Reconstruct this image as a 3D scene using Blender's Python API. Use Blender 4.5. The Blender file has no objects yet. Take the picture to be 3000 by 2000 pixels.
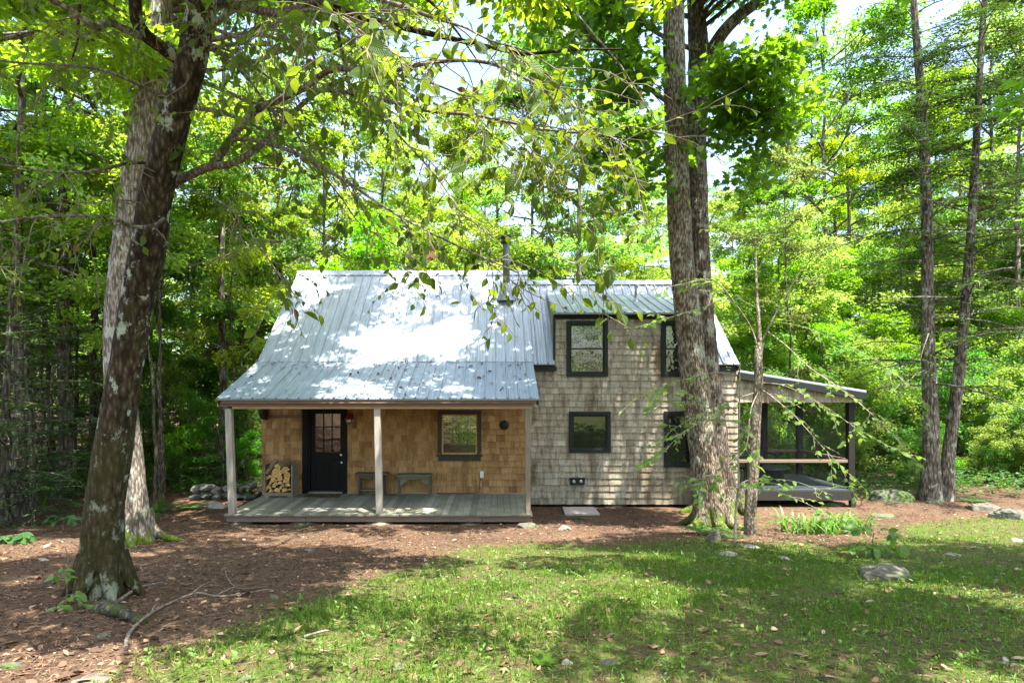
import bpy, math, random
import numpy as np
from mathutils import Vector
R = np.random.default_rng
PI = math.pi
SC = bpy.context.scene
COL = SC.collection
F, X0, YH, ZC = 1750.0, 1454.0, 1135.0, 2.86      # focal length and principal point of the photograph, eye height

def PX(px, Y): return (px - X0) * Y / F
def PZ(py, Y): return ZC - (py - YH) * Y / F
def U(px, py, Y): return np.array([PX(px, Y), Y, PZ(py, Y)])

# ------------------------------------------------------------------ objects and tags
def tag(o, label=None, cat=None, group=None, kind=None):
    if label: o['label'] = label
    if cat: o['category'] = cat
    if group: o['group'] = group
    if kind: o['kind'] = kind
    return o

def empty(name, loc, label, cat, group=None):
    o = bpy.data.objects.new(name, None); COL.objects.link(o)
    o.location = tuple(float(v) for v in loc); o.empty_display_size = 0.2
    return tag(o, label, cat, group)

def copy_tree(o, loc, rz=0.0, sc=1.0, label=None, group=None, cat=None):
    kids = [c for c in bpy.data.objects if c.parent == o]
    r = o.copy(); COL.objects.link(r); r.location = tuple(float(v) for v in loc); r.rotation_euler = (0, 0, rz)
    r.scale = (sc, sc, sc) if not isinstance(sc, (tuple, list)) else sc
    for ch in kids:
        c = ch.copy(); COL.objects.link(c); c.parent = r
    if label: r['label'] = label
    if group: r['group'] = group
    if cat: r['category'] = cat
    return r

class MB:
    """collects vertices and faces of one mesh"""
    def __init__(s, seed=0):
        s.V = []; s.Fs = []; s.n = 0; s.rng = R(seed)
    def add(s, V, Fa, mi=0, rnd=None, smooth=False, uv=None):
        V = np.asarray(V, float).reshape(-1, 3); Fa = np.asarray(Fa, int)
        m = len(Fa)
        if rnd is None: rnd = np.full(m, s.rng.random())
        elif np.isscalar(rnd): rnd = np.full(m, rnd)
        s.V.append(V); s.Fs.append((Fa + s.n, mi, np.asarray(rnd, float), smooth, uv)); s.n += len(V)
    def hexa(s, p, mi=0, rnd=None):
        # p: 8 points, bottom ring 0-3, top ring 4-7
        s.add(p, [[0, 3, 2, 1], [4, 5, 6, 7], [0, 1, 5, 4], [1, 2, 6, 5], [2, 3, 7, 6], [3, 0, 4, 7]], mi, rnd)
    def box(s, x0, x1, y0, y1, z0, z1, mi=0, rnd=None):
        s.hexa([(x0, y0, z0), (x1, y0, z0), (x1, y1, z0), (x0, y1, z0), (x0, y0, z1), (x1, y0, z1), (x1, y1, z1), (x0, y1, z1)], mi, rnd)
    def bar(s, a, b, w, h, mi=0, rnd=None, up=(0, 0, 1), b0=0.12):
        """a bar from a to b, w across, h along 'up', with chamfered long edges"""
        a = np.asarray(a, float); b = np.asarray(b, float); d = (b - a) / np.linalg.norm(b - a)
        u = np.asarray(up, float); u = u - d * (u @ d); u /= np.linalg.norm(u); v = np.cross(d, u)
        c = min(w, h) * b0
        prof = [(-w/2 + c, -h/2), (w/2 - c, -h/2), (w/2, -h/2 + c), (w/2, h/2 - c), (w/2 - c, h/2), (-w/2 + c, h/2), (-w/2, h/2 - c), (-w/2, -h/2 + c)]
        ra = [a + v * p + u * q for p, q in prof]; rb = [b + v * p + u * q for p, q in prof]
        s.add(np.array(ra + rb), [[i, (i + 1) % 8, 8 + (i + 1) % 8, 8 + i] for i in range(8)], mi, rnd)
        s.add(np.array(ra + rb), [list(range(7, -1, -1)), list(range(8, 16))], mi, rnd)
    def tube(s, path, rad, seg=8, mi=0, cap=True, amp=0.0, rnd=None, smooth=True, rough=0.0):
        P = np.asarray(path, float); n = len(P); rad = np.broadcast_to(np.asarray(rad, float), (n,))
        T = np.gradient(P, axis=0); T /= np.linalg.norm(T, axis=1)[:, None] + 1e-12
        ref = np.array([1.0, 0, 0]) if abs(T[0][0]) < 0.8 else np.array([0, 1.0, 0])
        N = np.zeros_like(P); prev = ref
        for i in range(n):
            v = prev - T[i] * (prev @ T[i]); v /= np.linalg.norm(v) + 1e-12; N[i] = v; prev = v
        B = np.cross(T, N); th = np.linspace(0, 2 * PI, seg, endpoint=False)
        rr = np.repeat(rad[:, None], seg, 1)
        if amp:
            L = np.concatenate([[0], np.cumsum(np.linalg.norm(np.diff(P, axis=0), axis=1))])
            acc = np.zeros((n, seg))
            for k in range(9):
                f = s.rng.integers(1, max(2, min(9, seg // 3))); w = s.rng.normal() * 1.6; ph = s.rng.random() * 6.28
                acc += np.sin(f * th[None] + w * L[:, None] + ph) * s.rng.random() / (1 + .25 * f)
            rr = rr * (1 + amp * acc)
        if rough:
            q = s.rng.normal(size=(n, seg)); z7 = np.ones(7) / 7
            q = np.apply_along_axis(lambda c: np.convolve(c, z7, 'same'), 0, q) * 2.6; q = .5 * q + .25 * (np.roll(q, 1, 1) + np.roll(q, -1, 1)); rr = rr * (1 + rough * np.clip(q, -2, 2))
        V = P[:, None] + rr[..., None] * (np.cos(th)[None, :, None] * N[:, None] + np.sin(th)[None, :, None] * B[:, None])
        i, j = np.meshgrid(np.arange(n - 1), np.arange(seg), indexing='ij'); j2 = (j + 1) % seg
        Q = np.stack([i * seg + j, i * seg + j2, (i + 1) * seg + j2, (i + 1) * seg + j], -1).reshape(-1, 4)
        s.add(V.reshape(-1, 3), Q, mi, rnd, smooth)
        if cap:
            s.add(V[0], [list(range(seg - 1, -1, -1))], mi, rnd); s.add(V[-1], [list(range(seg))], mi, rnd)
    def build(s, name, mats, parent=None, world=True):
        if not isinstance(mats, (list, tuple)): mats = [mats]
        me = bpy.data.meshes.new(name)
        V = np.concatenate(s.V) if s.V else np.zeros((0, 3))
        me.vertices.add(len(V)); me.vertices.foreach_set('co', V.astype(np.float32).ravel())
        li = np.concatenate([f[0].ravel() for f in s.Fs]); tot = np.concatenate([np.full(len(f[0]), f[0].shape[1]) for f in s.Fs])
        me.loops.add(len(li)); me.loops.foreach_set('vertex_index', li.astype(np.int32))
        me.polygons.add(len(tot)); st = np.concatenate([[0], np.cumsum(tot)[:-1]])
        me.polygons.foreach_set('loop_start', st.astype(np.int32)); me.polygons.foreach_set('loop_total', tot.astype(np.int32))
        me.polygons.foreach_set('material_index', np.concatenate([np.full(len(f[0]), f[1]) for f in s.Fs]).astype(np.int32))
        sm = np.concatenate([np.full(len(f[0]), f[3]) for f in s.Fs]); me.polygons.foreach_set('use_smooth', sm)
        a = me.attributes.new('rnd', 'FLOAT', 'FACE'); a.data.foreach_set('value', np.concatenate([f[2] for f in s.Fs]).astype(np.float32))
        if any(f[4] is not None for f in s.Fs):
            uvl = me.uv_layers.new(name='UVMap')
            uv = np.concatenate([np.asarray(f[4], float).reshape(-1, 2) if f[4] is not None else np.zeros((f[0].size, 2)) for f in s.Fs])
            uvl.data.foreach_set('uv', uv.astype(np.float32).ravel())
        for m in mats: me.materials.append(m)
        me.update(calc_edges=True)
        o = bpy.data.objects.new(name, me); COL.objects.link(o)
        if parent is not None:
            o.parent = parent
            if world:            # points given in world space, parent only moved
                p = parent; off = Vector((0, 0, 0))
                while p is not None: off += p.location; p = p.parent
                me.transform(__import__('mathutils').Matrix.Translation(-off))
        return o

def unit(v): return v / (np.linalg.norm(v, axis=-1, keepdims=True) + 1e-12)
def rvec(rng, n): return unit(rng.normal(size=(n, 3)))

def leaf_quads(mb, P, D, N, L, W, mi=0, rnd=None, fold=0.18):
    """n folded four-cornered leaves"""
    D = unit(D); S = unit(np.cross(D, N)); N2 = np.cross(S, D); n = len(P)
    L = np.broadcast_to(L, (n,))[:, None]; W = np.broadcast_to(W, (n,))[:, None]
    m = P + D * L * .45 + N2 * W * fold
    V = np.stack([P, m + S * W * .5, P + D * L - N2 * L * .06, m - S * W * .5], 1)
    if rnd is None: rnd = mb.rng.random(n)
    mb.add(V.reshape(-1, 3), np.arange(4 * n).reshape(n, 4), mi, rnd)

STAR = np.array([(0, 0), (.30, .10), (.25, .30), (.52, .42), (.30, .52), (.26, .80), (.10, .68), (0, 1.0), (-.10, .68), (-.26, .80), (-.30, .52), (-.52, .42), (-.25, .30), (-.30, .10)])
def leaf_stars(mb, P, D, N, L, mi=0, rnd=None):
    """n lobed maple leaves"""
    D = unit(D); S = unit(np.cross(D, N)); N2 = np.cross(S, D); n = len(P); k = len(STAR)
    L = np.broadcast_to(L, (n,))[:, None, None]
    V = P[:, None] + L * (S[:, None] * STAR[None, :, :1] + D[:, None] * STAR[None, :, 1:] + N2[:, None] * (np.abs(STAR[None, :, :1]) * .22 - STAR[None, :, 1:] ** 2 * .12))
    if rnd is None: rnd = mb.rng.random(n)
    mb.add(V.reshape(-1, 3), np.arange(k * n).reshape(n, k), mi, rnd)

def leaf_broad(mb, P, D, N, L, W, mi=0, rnd=None, curl=.18):
    """n pointed oval leaves of ten faces, folded along the midrib and curled, with a UV for the veins"""
    D = unit(D); S = unit(np.cross(D, N)); N2 = np.cross(S, D); n = len(P)
    L = np.broadcast_to(L, (n,)); W = np.broadcast_to(W, (n,))
    t = np.array([0, .14, .36, .6, .82, 1.0]); w = np.array([.02, .30, .50, .46, .24, .0])
    cv = mb.rng.normal(curl, .12, n)
    V = np.zeros((n, 6, 3, 3))
    for i in range(6):
        c = P + D * (L * t[i])[:, None] - N2 * (L * cv * t[i] ** 2)[:, None]
        V[:, i, 1] = c
        off = S * (W * w[i])[:, None]; up = N2 * (W * w[i] * .32)[:, None]
        V[:, i, 0] = c + off + up; V[:, i, 2] = c - off + up
    f = []; uv = []
    for i in range(5):
        for j in range(2):
            f.append([i * 3 + j, i * 3 + j + 1, i * 3 + j + 4, i * 3 + j + 3])
            uv += [(j * .5, t[i]), (j * .5 + .5, t[i]), (j * .5 + .5, t[i + 1]), (j * .5, t[i + 1])]
    f = np.array(f); FA = (np.arange(n)[:, None, None] * 18 + f[None]).reshape(-1, 4)
    UVs = np.tile(np.array(uv), (n, 1))
    if rnd is None: rnd = mb.rng.random(n)
    mb.add(V.reshape(-1, 3), FA, mi, np.repeat(rnd, 10), True, UVs)

def spline(pts, n):
    """Catmull-Rom through points, n samples"""
    P = np.asarray(pts, float); P = np.vstack([2 * P[0] - P[1], P, 2 * P[-1] - P[-2]])
    m = len(P) - 3; t = np.linspace(0, m - 1e-6, n); k = t.astype(int); u = (t - k)[:, None]
    p0, p1, p2, p3 = P[k], P[k + 1], P[k + 2], P[k + 3]
    return .5 * (2 * p1 + (p2 - p0) * u + (2 * p0 - 5 * p1 + 4 * p2 - p3) * u ** 2 + (3 * p1 - p0 - 3 * p2 + p3) * u ** 3)

# ------------------------------------------------------------------ smooth noise in numpy
class SN:
    def __init__(s, seed, n=14, fmin=.3, fmax=3.0):
        r = R(seed); f = np.exp(r.uniform(np.log(fmin), np.log(fmax), n)); a = r.uniform(0, 2 * PI, n)
        s.k = np.stack([f * np.cos(a), f * np.sin(a)]); s.p = r.uniform(0, 2 * PI, n); s.w = f ** -.6; s.w /= np.sqrt((s.w ** 2).sum() / 2)
    def __call__(s, x, y):
        x = np.asarray(x, float); y = np.asarray(y, float)
        return (np.sin(x[..., None] * s.k[0] + y[..., None] * s.k[1] + s.p) * s.w).sum(-1)

# ------------------------------------------------------------------ the lie of the land
_gy = np.array([-60, -30, 0, 3.2, 6.2, 8, 10, 12, 12.7, 14.2, 16, 20, 40, 100, 420.])
_gz = np.array([4.0, 2.6, 1.28, 1.12, .80, .56, .31, .08, .015, -.03, -.06, -.08, -.05, .6, 5.0])
_yy = np.linspace(-60, 420, 4801); _zz = np.interp(_yy, _gy, _gz)
_k = np.ones(15) / 15; _zz[20:-20] = np.convolve(_zz, _k, 'same')[20:-20]
_n1 = SN(5, 16, .5, 2.2); _n2 = SN(6, 18, 2.5, 9)
def gz(x, y):
    x = np.asarray(x, float); y = np.asarray(y, float)
    z = np.interp(y, _yy, _zz)
    near = np.clip((15.5 - y) / 3, 0, 1) * np.clip((12.6 - y) / 1.0, 0.15, 1)
    z = z + (_n1(x, y) * .022 + _n2(x, y) * .008) * near + np.clip(-x - 7, 0, 30) * .012 + np.clip(x - 9, 0, 30) * .012
    far = np.clip((np.hypot(x, y - 12) - 22) / 30, 0, 1)
    return z + far * _n1(x * .15, y * .15) * .6
def ground_at(px, py):
    """where the line of sight through a photo pixel meets the ground"""
    px = np.asarray(px, float); py = np.asarray(py, float)
    Y = np.full(np.broadcast(px, py).shape, 8.0); lo = np.full_like(Y, 1.0); hi = np.full_like(Y, 60.0)
    for _ in range(40):
        Y = .5 * (lo + hi); below = PZ(py, Y) < gz(PX(px, Y), Y)
        hi = np.where(below, Y, hi); lo = np.where(below, lo, Y)
    return PX(px, Y), Y
_gp = [(300, 2040), (430, 1935), (620, 1865), (760, 1790), (900, 1735), (1060, 1690), (1250, 1628), (1400, 1592), (1560, 1588), (1760, 1592), (1960, 1580), (2060, 1570), (2160, 1590),
       (2240, 1585), (2330, 1580), (2420, 1590), (2560, 1570), (2650, 1535), (2800, 1512), (3000, 1500), (3300, 1500)]
_ga = [ground_at(*p) for p in _gp]
GPOLY = np.array([(float(a), float(b)) for a, b in _ga] + [(14, 12.4), (16, -5), (-3.0, -5)])
_n3 = SN(11, 24, .8, 6)
def grass_mask(x, y):
    x = np.asarray(x, float); y = np.asarray(y, float); P = GPOLY; Q = np.roll(P, -1, 0)
    ins = np.zeros(x.shape, bool); d = np.full(x.shape, 1e9)
    for (ax, ay), (bx, by) in zip(P, Q):
        c = ((ay > y) != (by > y)) & (x < (bx - ax) * (y - ay) / (by - ay + 1e-12) + ax); ins ^= c
        ex, ey = bx - ax, by - ay; t = np.clip(((x - ax) * ex + (y - ay) * ey) / (ex * ex + ey * ey), 0, 1)
        d = np.minimum(d, np.hypot(x - ax - t * ex, y - ay - t * ey))
    sd = np.where(ins, d, -d)
    return np.clip(.42 + sd * 1.1 + _n3(x, y) * .20, 0, 1) * np.clip(sd + .4, 0, 1) ** .5
# ------------------------------------------------------------------ materials
class NT:
    def __init__(s, name):
        s.m = bpy.data.materials.new(name); s.m.use_nodes = True; s.t = s.m.node_tree; s.t.nodes.clear()
        s.out = s.n('ShaderNodeOutputMaterial')
    def n(s, typ, **kw):
        nd = s.t.nodes.new(typ)
        for k, v in kw.items():
            if hasattr(nd, k): setattr(nd, k, v)
        return nd
    def set(s, nd, **kw):
        for k, v in kw.items():
            k = k.replace('_', ' ')
            i = nd.inputs[k]
            if hasattr(v, 'is_output') or isinstance(v, bpy.types.NodeSocket): s.t.links.new(v, i)
            else: i.default_value = v if not (isinstance(v, tuple) and len(v) == 3 and len(getattr(i, 'default_value', (0,) * 3)) == 4) else (*v, 1)
        return nd
    def link(s, a, b): s.t.links.new(a, b)
    def coord(s, scale=(1, 1, 1), which='Object'):
        tc = s.n('ShaderNodeTexCoord'); mp = s.n('ShaderNodeMapping'); mp.inputs['Scale'].default_value = scale
        s.link(tc.outputs[which], mp.inputs['Vector']); return mp.outputs[0]
    def noise(s, vec, scale=5., detail=4., rough=.55):
        nd = s.n('ShaderNodeTexNoise'); s.link(vec, nd.inputs['Vector'])
        nd.inputs['Scale'].default_value = scale; nd.inputs['Detail'].default_value = detail; nd.inputs['Roughness'].default_value = rough
        return nd.outputs['Fac']
    def ramp(s, fac, stops, interp='LINEAR'):
        r = s.n('ShaderNodeValToRGB'); r.color_ramp.interpolation = interp; e = r.color_ramp.elements
        while len(e) < len(stops): e.new(.5)
        for el, (p, c) in zip(e, stops): el.position = p; el.color = (*c, 1) if not np.isscalar(c) else (c, c, c, 1)
        s.link(fac, r.inputs[0]); return r.outputs[0]
    def mix(s, fac, a, b, blend='MIX'):
        m = s.n('ShaderNodeMix', data_type='RGBA', blend_type=blend)
        for v, i in ((fac, 0), (a, 6), (b, 7)):
            if isinstance(v, bpy.types.NodeSocket): s.link(v, m.inputs[i])
            else: m.inputs[i].default_value = v if i == 0 else ((*v, 1) if len(v) == 3 else v)
        return m.outputs[2]
    def math(s, op, a, b=0.0, clamp=False):
        m = s.n('ShaderNodeMath', operation=op, use_clamp=clamp)
        for v, i in ((a, 0), (b, 1)):
            if isinstance(v, bpy.types.NodeSocket): s.link(v, m.inputs[i])
            else: m.inputs[i].default_value = v
        return m.outputs[0]
    def attr(s, name='rnd'):
        a = s.n('ShaderNodeAttribute'); a.attribute_name = name; return a.outputs['Fac']
    def orand(s): return s.n('ShaderNodeObjectInfo').outputs['Random']
    def hsv(s, col, h=.5, sat=1., v=1.):
        nd = s.n('ShaderNodeHueSaturation'); s.link(col, nd.inputs['Color'])
        for k, val in (('Hue', h), ('Saturation', sat), ('Value', v)):
            if isinstance(val, bpy.types.NodeSocket): s.link(val, nd.inputs[k])
            else: nd.inputs[k].default_value = val
        return nd.outputs[0]
    def bump(s, h, strength=.5, dist=.01):
        b = s.n('ShaderNodeBump'); s.link(h, b.inputs['Height']); b.inputs['Strength'].default_value = strength; b.inputs['Distance'].default_value = dist
        return b.outputs[0]
    def pbr(s, col, rough=.7, metal=0., spec=.35, normal=None, finish=True):
        p = s.n('ShaderNodeBsdfPrincipled')
        for k, v in (('Base Color', col), ('Roughness', rough), ('Metallic', metal), ('Specular IOR Level', spec)):
            if isinstance(v, bpy.types.NodeSocket): s.link(v, p.inputs[k])
            else: p.inputs[k].default_value = (*v, 1) if isinstance(v, tuple) else v
        if normal is not None: s.link(normal, p.inputs['Normal'])
        if finish: s.link(p.outputs[0], s.out.inputs[0])
        return p.outputs[0]

def mat_plain(name, col, rough=.6, metal=0., var=.15, nscale=9., bump=.15, spec=.35, stretch=(1, 1, 1)):
    t = NT(name); v = t.coord(stretch); n = t.noise(v, nscale, 6)
    a = t.attr(); c = t.mix(t.math('MULTIPLY', a, .5), tuple(x * (1 - var) for x in col), tuple(min(1, x * (1 + var)) for x in col))
    c = t.mix(n, c, tuple(min(1, x * (1 + 2 * var)) for x in col))
    d = t.ramp(n, [(.3, 1 - 1.6 * var), (.65, 1.0)]); c = t.mix(1., c, d, 'MULTIPLY')
    t.pbr(c, rough, metal, spec, t.bump(n, bump, .01) if bump else None); return t.m

def mat_wood(name, dark, light, axis='X', rough=.75, stain=None, stain_amt=.5, knots=True):
    """weathered boards, grain along one axis"""
    t = NT(name); sc = {'X': (1.2, 22, 22), 'Y': (22, 1.2, 22), 'Z': (22, 22, 1.2)}[axis]
    g = t.noise(t.coord(sc), 3.2, 7, .65); b = t.noise(t.coord((1, 1, 1)), 2.3, 5)
    a = t.attr()
    f = t.math('ADD', t.math('MULTIPLY', g, .75), t.math('MULTIPLY', a, .35))
    c = t.ramp(f, [(.28, dark), (.80, light)])
    if stain: c = t.mix(t.math('MULTIPLY', t.ramp(b, [(.42, 0.), (.68, 1.)]), stain_amt), c, stain)
    t.pbr(c, rough, 0, .25, t.bump(g, .35, .006)); return t.m

def mat_shingle(name, cols, stain, stain_amt, streak_amt, low_stain=None):
    t = NT(name); a = t.attr()
    c = t.ramp(a, [(i / (len(cols) - 1), k) for i, k in enumerate(cols)])
    g = t.noise(t.coord((60, 60, 3.0)), 1.6, 6, .7)
    c = t.mix(1., c, t.ramp(g, [(.25, .62), (.7, 1.12)]), 'MULTIPLY')
    s = t.noise(t.coord((2.4, 2.4, .45)), 1.5, 6, .62); c = t.mix(t.math('MULTIPLY', t.ramp(s, [(.5, 0.), (.66, 1.)]), streak_amt), c, stain)
    s2 = t.noise(t.coord((9, 9, 2.2)), 1.2, 5, .6); c = t.mix(t.math('MULTIPLY', t.ramp(s2, [(.5, 0.), (.72, 1.)]), stain_amt), c, stain)
    if low_stain:
        z = t.n('ShaderNodeSeparateXYZ'); t.link(t.coord(), z.inputs[0])
        k = t.math('MULTIPLY', t.ramp(t.math('DIVIDE', z.outputs[2], 4.0), [(0.0, 1.), (.20, .55), (.34, 0.)]), t.ramp(s2, [(.3, 0.15), (.65, 1.)]))
        c = t.mix(t.math('MULTIPLY', k, .55), c, low_stain)
    t.pbr(c, .85, 0, .2, t.bump(g, .4, .006)); return t.m

def mat_metal_roof(name, tint=(.30, .355, .42), dirt=.5):
    t = NT(name); v = t.coord((1, 1, 1)); st = t.coord((9, .55, .55))
    n = t.noise(st, 2.2, 7, .65); n2 = t.noise(v, 55, 3); n3 = t.noise(t.coord((30, 1, 1)), 2., 4)
    c = t.mix(t.math('MULTIPLY', t.ramp(n, [(.42, 0.), (.75, 1.)]), dirt), tint, (.19, .20, .20))
    c = t.mix(t.math('MULTIPLY', t.ramp(n3, [(.5, 0.), (.8, 1.)]), .35), c, (.30, .30, .28))
    c = t.mix(1., c, t.ramp(n2, [(.3, .90), (.7, 1.08)]), 'MULTIPLY')
    r = t.ramp(n, [(.3, .40), (.7, .58)])
    t.pbr(c, r, .45, .5, t.bump(t.noise(v, 3.1, 3), .10, .02)); return t.m

def mat_bark(name, dark, mid, light, scale=1.0, lichen=None, lichen_amt=.0, moss=None, moss_h=0., moss_amt=0., vert=.16, bump=.9, smooth=False, objrand=0.):
    t = NT(name); v = t.coord((1, 1, 1))
    vs = t.coord((1, 1, vert))

    vo = t.n('ShaderNodeTexVoronoi'); vo.feature = 'F1'; vo.inputs['Scale'].default_value = 24 * scale; vo.inputs['Randomness'].default_value = 1.0
    ad = t.n('ShaderNodeVectorMath', operation='MULTIPLY_ADD'); t.link(vs, ad.inputs[0]); ad.inputs[1].default_value = (1, 1, 1)
    nn = t.n('ShaderNodeTexNoise'); t.link(vs, nn.inputs['Vector']); nn.inputs['Scale'].default_value = 14 * scale; nn.inputs['Detail'].default_value = 3
    sc = t.n('ShaderNodeVectorMath', operation='SCALE'); t.link(nn.outputs['Color'], sc.inputs[0]); sc.inputs['Scale'].default_value = .05 / scale
    t.link(sc.outputs[0], ad.inputs[2]); t.link(ad.outputs[0], vo.inputs['Vector'])
    fine = t.noise(v, 60 * scale, 6, .7); big = t.noise(v, 2.6, 5, .6)
    h = t.math('ADD', t.math('MULTIPLY', t.math('SUBTRACT', 1.0, vo.outputs['Distance']), .8 if not smooth else .15), t.math('MULTIPLY', fine, .35 if not smooth else .3))
    c = t.ramp(h, [(.42, dark), (.72, mid), (.98, light)] if not smooth else [(.18, dark), (.30, mid), (.42, light)])
    c = t.mix(1., c, t.ramp(big, [(.3, .62), (.7, 1.2)]), 'MULTIPLY')
    if objrand: 
        c = t.mix(1., c, t.ramp(t.orand(), [(0, 1 - objrand), (1, 1 + objrand)]), 'MULTIPLY')
    if lichen:
        l = t.noise(t.coord((1, 1, .7)), 5.5, 8, .72); l2 = t.noise(t.coord((1, 1, 1)), 1.1, 2)
        k = t.ramp(t.math('ADD', l, t.math('MULTIPLY', t.math('SUBTRACT', l2, .5), .35)), [(.555, 0.), (.60, 1.)])
        c = t.mix(t.math('MULTIPLY', k, lichen_amt), c, lichen)
    if moss:
        z = t.n('ShaderNodeSeparateXYZ'); t.link(v, z.inputs[0])
        m = t.noise(v, 4.2, 7, .65); g = t.ramp(t.math('DIVIDE', z.outputs[2], max(moss_h, .01)), [(0., .34), (.45, .12), (1., -.0)])
        k = t.ramp(t.math('ADD', m, t.math('SUBTRACT', g, .12)), [(.52, 0.), (.64, 1.)])
        c = t.mix(t.math('MULTIPLY', k, moss_amt), c, t.mix(fine, tuple(x * .5 for x in moss), moss))
    t.pbr(c, .92, 0, .15, t.bump(h, bump, .03)); return t.m

def mat_leaf(name, stops, trans, tamt=.42, rough=.5, spec=.35, hue=.03, val=.35, veins=False, brown=0.):
    t = NT(name); a = t.attr(); c = t.ramp(a, stops)
    o = t.orand()
    hue_s = t.math('ADD', .5 - hue / 2, t.math('MULTIPLY', o, hue)); val_s = t.math('ADD', 1 - val / 2, t.math('MULTIPLY', t.math('FRACT', t.math('MULTIPLY', o, 7.31)), val))
    sat_s = t.math('ADD', 1 - 2 * hue, t.math('MULTIPLY', t.math('FRACT', t.math('MULTIPLY', o, 13.7)), 3 * hue)) if hue > .04 else 1.0
    c = t.hsv(c, hue_s, sat_s, val_s)
    tr = t.mix(a, tuple(x * .75 for x in trans), tuple(min(1, x * 1.25) for x in trans)); tr = t.hsv(tr, hue_s, sat_s, val_s)
    nrm = None
    if veins:
        uv = t.n('ShaderNodeUVMap'); sp = t.n('ShaderNodeSeparateXYZ'); t.link(uv.outputs[0], sp.inputs[0])
        d = t.math('ABSOLUTE', t.math('SUBTRACT', sp.outputs[0], .5))
        ph = t.math('SUBTRACT', t.math('MULTIPLY', sp.outputs[1], 62.), t.math('MULTIPLY', d, 42.))
        w = t.math('ADD', t.math('MULTIPLY', t.math('SINE', ph), .5), .5)
        nrm = t.bump(w, .55, .012)
        c = t.mix(t.math('MULTIPLY', w, .35), c, t.hsv(c, .49, 1., 1.7)); tr = t.mix(t.math('MULTIPLY', t.math('SUBTRACT', 1., w), .4), tr, t.hsv(tr, .5, 1., .5))
    if brown:
        k = t.ramp(a, [(brown - .004, 1.), (brown, 0.)]); c = t.mix(k, c, (.16, .075, .03)); tr = t.mix(k, tr, (.20, .08, .02))
    p = t.pbr(c, rough, 0, spec, nrm, finish=False)
    tl = t.n('ShaderNodeBsdfTranslucent'); t.link(tr, tl.inputs['Color'])
    if nrm is not None: t.link(nrm, tl.inputs['Normal'])
    mx = t.n('ShaderNodeMixShader'); mx.inputs[0].default_value = tamt
    t.link(p, mx.inputs[1]); t.link(tl.outputs[0], mx.inputs[2]); t.link(mx.outputs[0], t.out.inputs[0]); return t.m

def mat_glass(name, tint=(.02, .025, .025), clear=.0, rough=.03, wave=.0, wscale=6., refl=1.0):
    t = NT(name)
    nrm = t.bump(t.noise(t.coord(), wscale, 3), wave, .05) if wave else None
    g = t.n('ShaderNodeBsdfGlossy'); g.inputs['Roughness'].default_value = rough; g.inputs['Color'].default_value = (refl, refl, refl, 1)
    if nrm is not None: t.link(nrm, g.inputs['Normal'])
    if clear: b = t.n('ShaderNodeBsdfTransparent'); b.inputs[0].default_value = (clear, clear, clear, 1)
    else: b = t.n('ShaderNodeBsdfDiffuse'); b.inputs[0].default_value = (*tint, 1)
    fr = t.n('ShaderNodeFresnel'); fr.inputs['IOR'].default_value = 1.55
    k = t.math('ADD', fr.outputs[0], .05 if clear else .065, True)
    mx = t.n('ShaderNodeMixShader'); t.link(k, mx.inputs[0]); t.link(b.outputs[0], mx.inputs[1]); t.link(g.outputs[0], mx.inputs[2]); t.link(mx.outputs[0], t.out.inputs[0])
    return t.m

def mat_screen(name, open_=.62, col=(.03, .035, .035)):
    t = NT(name); tr = t.n('ShaderNodeBsdfTransparent'); d = t.n('ShaderNodeBsdfDiffuse'); d.inputs[0].default_value = (*col, 1)
    mx = t.n('ShaderNodeMixShader'); mx.inputs[0].default_value = open_
    t.link(d.outputs[0], mx.inputs[1]); t.link(tr.outputs[0], mx.inputs[2]); t.link(mx.outputs[0], t.out.inputs[0]); return t.m

def mat_ground():
    t = NT('ground_cover'); v = t.coord(); g = t.attr('grass')
    n1 = t.noise(v, 1.3, 6, .6); n2 = t.noise(v, 34, 6, .72); n3 = t.noise(v, 140, 3, .7); n4 = t.noise(v, 6.5, 5, .65)
    lit = t.ramp(n2, [(.25, (.035, .022, .016)), (.46, (.090, .062, .044)), (.62, (.165, .115, .08)), (.80, (.32, .215, .155))])
    lit = t.mix(t.ramp(n1, [(.38, 0.), (.66, .75)]), lit, t.ramp(n3, [(.3, (.065, .042, .032)), (.62, (.165, .10, .062)), (.8, (.29, .19, .115))]))
    lit = t.mix(t.ramp(n4, [(.54, 0.), (.70, .7)]), lit, (.05, .038, .032))
    n5 = t.noise(v, .55, 4, .6); lit = t.mix(1., lit, t.ramp(n5, [(.32, (.55, .52, .50)), (.62, (1.05, 1.0, .93))]), 'MULTIPLY')
    lu = t.attr('lush'); gr = t.ramp(n2, [(.25, (.018, .035, .008)), (.5, (.055, .10, .014)), (.72, (.12, .17, .03))])
    gr = t.mix(t.math('MULTIPLY', t.ramp(n4, [(.40, 0.), (.62, .85)]), t.math('SUBTRACT', 1., lu)), gr, lit)
    k = t.ramp(t.math('ADD', g, t.math('MULTIPLY', t.math('SUBTRACT', n4, .5), .9)), [(.38, 0.), (.62, 1.)])
    c = t.mix(k, lit, gr)
    h = t.math('ADD', t.math('MULTIPLY', n2, .6), t.math('MULTIPLY', n3, .4))
    t.pbr(c, .95, 0, .1, t.bump(h, .9, .03)); return t.m

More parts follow.
